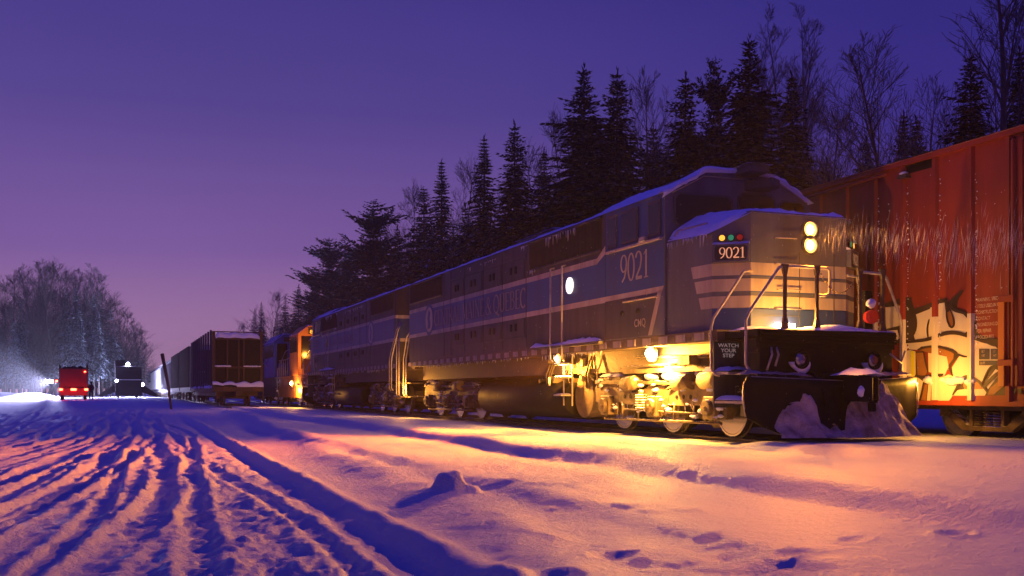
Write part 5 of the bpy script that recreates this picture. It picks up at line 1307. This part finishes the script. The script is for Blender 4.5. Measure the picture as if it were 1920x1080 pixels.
def put_spruce(px, top, X=None, dep=None, v=None, label='', group=None, kind=SPR, wide=1, trk=None):
    if dep: x, y = XYat(px, dep)
    else: x, y = X, Yat(px, X); dep = depth(x, y)
    H = EYE+(735-top)/1920*dep; z0 = float(gz(x, y)) if dep < 800 else 0; H -= z0
    me, h0 = kind[rt.randrange(len(kind)) if v is None else v]; s = H/h0
    t = thing('pine_tree' if kind is PIN else 'spruce_tree', label, 'pine tree' if kind is PIN else 'spruce', (x, y, z0), rt.random()*6.28, group)
    wide *= 1.26 if kind is SPR else 1
    t.scale = (s*wide, s*wide, s)
    link('trunk', trk or (TRK if h0 == 20 else TRK16), t); link('crown', me, t); return t
def put_bare(px, top, X=None, dep=None, v=0, label='', group=None, wide=1, rz=None):
    if dep: x, y = XYat(px, dep)
    else: x, y = X, Yat(px, X); dep = depth(x, y)
    z0 = float(gz(x, y)); H = EYE+(735-top)/1920*dep-z0; s = H/AP[v][2]; wide *= 1.15; rz = rt.random()*6.28
    ax_, ay_ = AP[v][0]*s*wide, AP[v][1]*s*wide; x -= (ax_*math.cos(rz)-ay_*math.sin(rz))*.9; y -= (ax_*math.sin(rz)+ay_*math.cos(rz))*.9
    t = thing('bare_tree', label, 'bare tree', (x, y, z0), rz, group); t.scale = (s*wide, s*wide, s)
    link('trunk', BAR[v][0], t); link('crown', BAR[v][1], t); return t
ORD = ['leftmost','second','third','fourth','fifth','sixth','seventh','eighth','ninth','tenth','eleventh','twelfth','thirteenth','fourteenth','fifteenth','sixteenth','seventeenth','eighteenth','nineteenth','twentieth']
ORD += ['twenty-'+x for x in ['first','second','third','fourth','fifth','sixth','seventh','eighth','ninth']] + ['thirtieth'] + ['thirty-'+x for x in ['first','second','third','fourth','fifth','sixth']]
def relabel(lst, fmt):
    for i, (px, t) in enumerate(sorted(lst, key=lambda q: q[0])): t['label'] = fmt % (ORD[i] if i == 0 else ORD[i]+' from left')
GS = 'dark spruces along the far side of the tracks'
for px, top, X, v, lab in [
  (1095,125,28,2,'broad dark spruce, left one of the two beside the leafless tree above the engine roof'),
  (1157,132,30,0,'tall spruce just right of the broad one and left of the leafless tree'),
  (1285,140,30,0,'full spruce right of the leafless tree, above the cab end of the lead locomotive'),
  (1405,70,29,2,'tallest dark spruce, rising right behind the lead locomotive cab'),
  (1485,140,31,1,'narrow spruce between the tallest spruce and the tall bare birches'),
  (1820,100,27,0,'dark spruce above the red boxcar, beside the leaning bare trunk'),
  (1912,95,27,3,'spruce cut by the right edge of the picture'),
  (1695,215,34,3,'small slim spruce, left one of a close pair above the boxcar roof'),
  (1718,222,35,1,'small spruce, right one of a close pair above the boxcar roof'),
  (965,232,29,0,'pointed spruce with even tiers standing between two others above the engine hood'),
  (1020,282,31,1,'shorter spruce half hidden left of the broad dark spruce'),
  (908,258,28,3,'slender pointed spruce left of the evenly tiered one'),
  (828,302,29,3,'pointed spruce with a bushy spruce leaning against its left side'),
  (795,348,31,0,'bushy spruce against the left side of a pointed one'),
  (490,568,33,3,'tiny distant spruce, right one of two tips above the brown freight car'),
  (478,580,35,3,'tiny distant spruce, left one of two tips above the brown freight car'),
  (1225,235,36,2,'spruce set back behind the leafless tree above the engine'),
  (1040,345,34,2,'low dark spruce set back under the broad one'),
  (872,385,34,2,'low spruce filling the gap left of the slender pointed one'),
  (1446,240,36,0,'spruce set back between the tallest one and the narrow one'),
  (1550,300,37,2,'low spruce at the foot of the big bare tree above the boxcar end'),
  (1625,262,44,1,'dim young spruce behind the big bare tree above the boxcar'),
  (935,430,37,0,'low spruce filling the gap behind the slender and tiered ones'),
  (745,425,31,0,'dark spruce joining the spreading pine on its right'),
  (1130,250,37,0,'spruce set back between the broad dark spruce and its neighbour'),
  (1330,215,37,2,'spruce set back behind the open-crowned tree near the cab'),
  (560,535,34,0,'hazy dark tree at the low left end of the tree line'),
  (535,556,36,1,'hazy small tree at the very left end of the dark tree line')]:
    put_spruce(px, top, X, v=v, label=lab, group=GS)
LOW = []; WA = []; WB = []; WC_ = []
DK = 'low dark spruces filling the gaps beneath the taller ones'
for px, top, X, v in [(520,600,36,0),(550,590,35,2),(580,560,34,0),(610,540,35,2),(640,520,35,0),(670,500,36,2),(705,480,36,0),(735,470,36,2),(770,450,36,0),(800,440,35,2),(850,430,35,0),(895,430,36,2),(945,400,36,0),(985,380,35,2),(1075,300,36,0),(1110,330,34,2),(1180,290,36,0),(1250,280,36,2),(1310,270,36,0),(1375,260,37,2),(1420,260,36,0),(1465,290,36,2),(1515,310,36,0),(1545,320,35,2),
    (555,610,30,1),(590,600,30,0),(640,590,30,2),(690,570,30,0),(740,550,30,2),(860,480,31,0),(980,440,31,2)]:
    LOW.append((px, put_spruce(px, top, X, v=v, label='low dark spruce filling a gap beneath the taller trees behind the locomotives', group=DK)))
relabel(LOW, 'low dark spruce, %s in the gap-filling row behind the locomotives')
put_spruce(1342, 112, 33, v=0, kind=PIN, label='open-crowned thin pine just left of the tallest spruce', wide=.42)
put_spruce(700, 378, 29, v=0, kind=PIN, label='spreading pine with ragged branches, tallest at the left end of the tree line')
put_spruce(618, 448, 30, v=0, kind=PIN, label='rounded dark pine below and left of the spreading one', wide=.95)
put_spruce(655, 470, 33, v=0, kind=PIN, label='dark pine filling the space between the rounded and the spreading one')
put_spruce(590, 500, 31, v=0, kind=PIN, label='low ragged pine left of the rounded one', wide=.8)
for px, top, X, v, w_, lab in [
  (1440,2,33,1,.8,'very tall pale bare birch, left of two side by side above the cab'),
  (1482,2,33,1,.8,'very tall pale bare birch, right of two side by side above the cab'),
  (1622,55,30,0,1.05,'big leafless tree with a rounded crown above the red boxcar'),
  (1210,118,32,0,.7,'leafless tree between the full spruces above the engine roof'),
  (1560,170,38,2,.9,'faint bare tree between the birches and the big leafless one'),
  (1895,-50,31,0,.9,'thin bare tree in the upper right corner behind the leaning trunk'),
  (780,330,36,2,.8,'fine bare tree rising left of the pointed spruce'),
  (876,283,36,2,.8,'fine bare tree between the two pointed spruces'),
  (1045,190,38,2,.8,'faint bare twigs left of the broad dark spruce'),
  (1762,130,33,3,.8,'bare tree with slanting branches above the boxcar, right of the spruce pair'),
  (1590,230,33,3,.8,'low bare tree with forked branches above the end of the boxcar'),
  (520,538,40,2,1.0,'distant bare tree over the blue locomotive cab'),
  (455,600,46,2,1.1,'low distant bare tree above the brown freight car'),
  (600,520,40,2,1.0,'bare tree behind the low ragged pine'),
  (1000,255,39,2,.8,'faint bare tree behind the shorter spruce')]:
    put_bare(px, top, X, v=v, label=lab, wide=w_)
# the dark leaning trunk at the upper right
x = 22.5; y = Yat(1915, x)
tr_, cr_ = bare(51, 15, .36, lean=-.07, curve=.19, dens=.6, rtr=.17, thin=1.5)
t = thing('bare_tree', 'dark bare tree with a thick curved trunk leaning left over the boxcar', 'bare tree', (x, y, 0), -.3); link('trunk', tr_, t); link('crown', cr_, t)
# the wood at the left
GL_ = 'trees of the snowy wood behind the red truck'
for px, top, d, k in [(-40,520,150,0),(-15,505,165,2),(8,520,140,0),(30,502,150,2),(45,492,160,0),(62,488,150,1),(80,482,145,0),(96,478,155,2),(112,492,160,0),(128,498,150,2),(146,500,165,0),(160,492,150,1),(176,500,160,2),(192,535,170,0),(208,550,165,2),(222,566,170,0),
                      (236,575,190,2),(252,598,215,0),(264,612,235,2),(272,640,270,0),(20,560,175,2),(70,540,175,0),(120,540,180,2),(170,550,180,0)]:
    WA.append((px, put_bare(px, top, dep=d, v=k, label='tall leafless tree in the lit-up wood left behind the red truck and rail plow', group='leafless '+GL_, wide=1.0)))
relabel(WA, 'tall leafless tree, %s among those in the lit-up wood behind the truck')
for px, top, d, k in [(-30,575,140,0),(5,570,150,1),(38,560,140,0),(58,575,150,1),(82,560,158,0),(104,540,150,1),(124,545,146,0),(142,535,140,1),(158,540,150,0),(176,548,144,1),(192,560,150,0),(208,575,150,1),(222,610,160,0),(25,600,135,1),(150,580,138,0),(185,600,140,1)]:
    WB.append((px, put_spruce(px, top, dep=d, v=k, kind=SNW, label='snow-dusted spruce in the lit-up wood left behind the red truck', group='evergreen '+GL_)))
relabel(WB, 'snow-dusted spruce, %s among the tall evergreens of the lit-up wood')

for k in range(34):
    WC_.append((k, put_spruce(-60+k*9.6, 640+rt.uniform(-12, 18), dep=rt.uniform(165, 205), v=k % 2, kind=SNW, label='low snowy spruce deep in the lit-up wood, under the tall bare trees', group='low evergreens deep in the snowy wood', wide=2.2)))
relabel(WC_, 'low snowy spruce, %s in the row deep inside the lit-up wood')
# ------------------------------------------------------------------ snow falling through the headlight beam
mb = MB(); rg = random.Random(99)
def flake(p, L, w, dx, dy):
    d = Vector((dx, dy, -1)).normalized(); s = Vector((rg.uniform(-1,1), rg.uniform(-1,1), 0)).normalized()*w; e = s.cross(d).normalized()*w
    a = Vector(p); q = a+d*L
    mb.add([a, a+d*L*.5+s, a+d*L*.5+e*.8-s*.6, a+d*L*.5-e*.8-s*.6, q], [(0,1,2),(0,2,3),(0,3,1),(4,2,1),(4,3,2),(4,1,3)], 0)
for k in range(1900):
    f = rg.random()**.85; y = 14.2-9.0*f; sp = .22+.55*f
    x = 11.15+rg.uniform(-1,1)*sp+.5*f; z = 3.60-.62*min(1,f*3)+rg.gauss(0,.5)*(.20+.42*f)
    flake((x, y, z), rg.uniform(.08,.42), rg.uniform(.0008,.0022), rg.gauss(.05,.05), rg.gauss(.22,.12))
for k in range(500):
    x, y = XYat(rg.uniform(900, 1900), rg.uniform(12, 20)); mb_z = rg.uniform(.2, 3.5)
    flake((x, y, mb_z), rg.uniform(.01,.02), .003, .1, 0)
o = mb.build('falling_snow', 'flake'); tag(o, 'snowflakes slanting through the orange headlight beam in front of the boxcar', 'snowfall', kind='stuff')
# ------------------------------------------------------------------ frosty air
def haze(density):
    m = bpy.data.materials.new('haze'); m.use_nodes = True; t = m.node_tree; t.nodes.clear()
    v = t.nodes.new('ShaderNodeVolumePrincipled'); v.inputs['Color'].default_value = (.85,.88,.95,1); v.inputs['Density'].default_value = density; v.inputs['Anisotropy'].default_value = .3
    out = t.nodes.new('ShaderNodeOutputMaterial'); t.links.new(v.outputs[0], out.inputs['Volume'])
    me = bpy.data.meshes.new('haze'); b = MB(); b.box(-920, 920, -920, 920, -3, 34); me.from_pydata(b.v, [], b.f); me.materials.append(m)
    o = bpy.data.objects.new('haze', me); COL.objects.link(o); tag(o, kind='stuff')
haze(.0006)
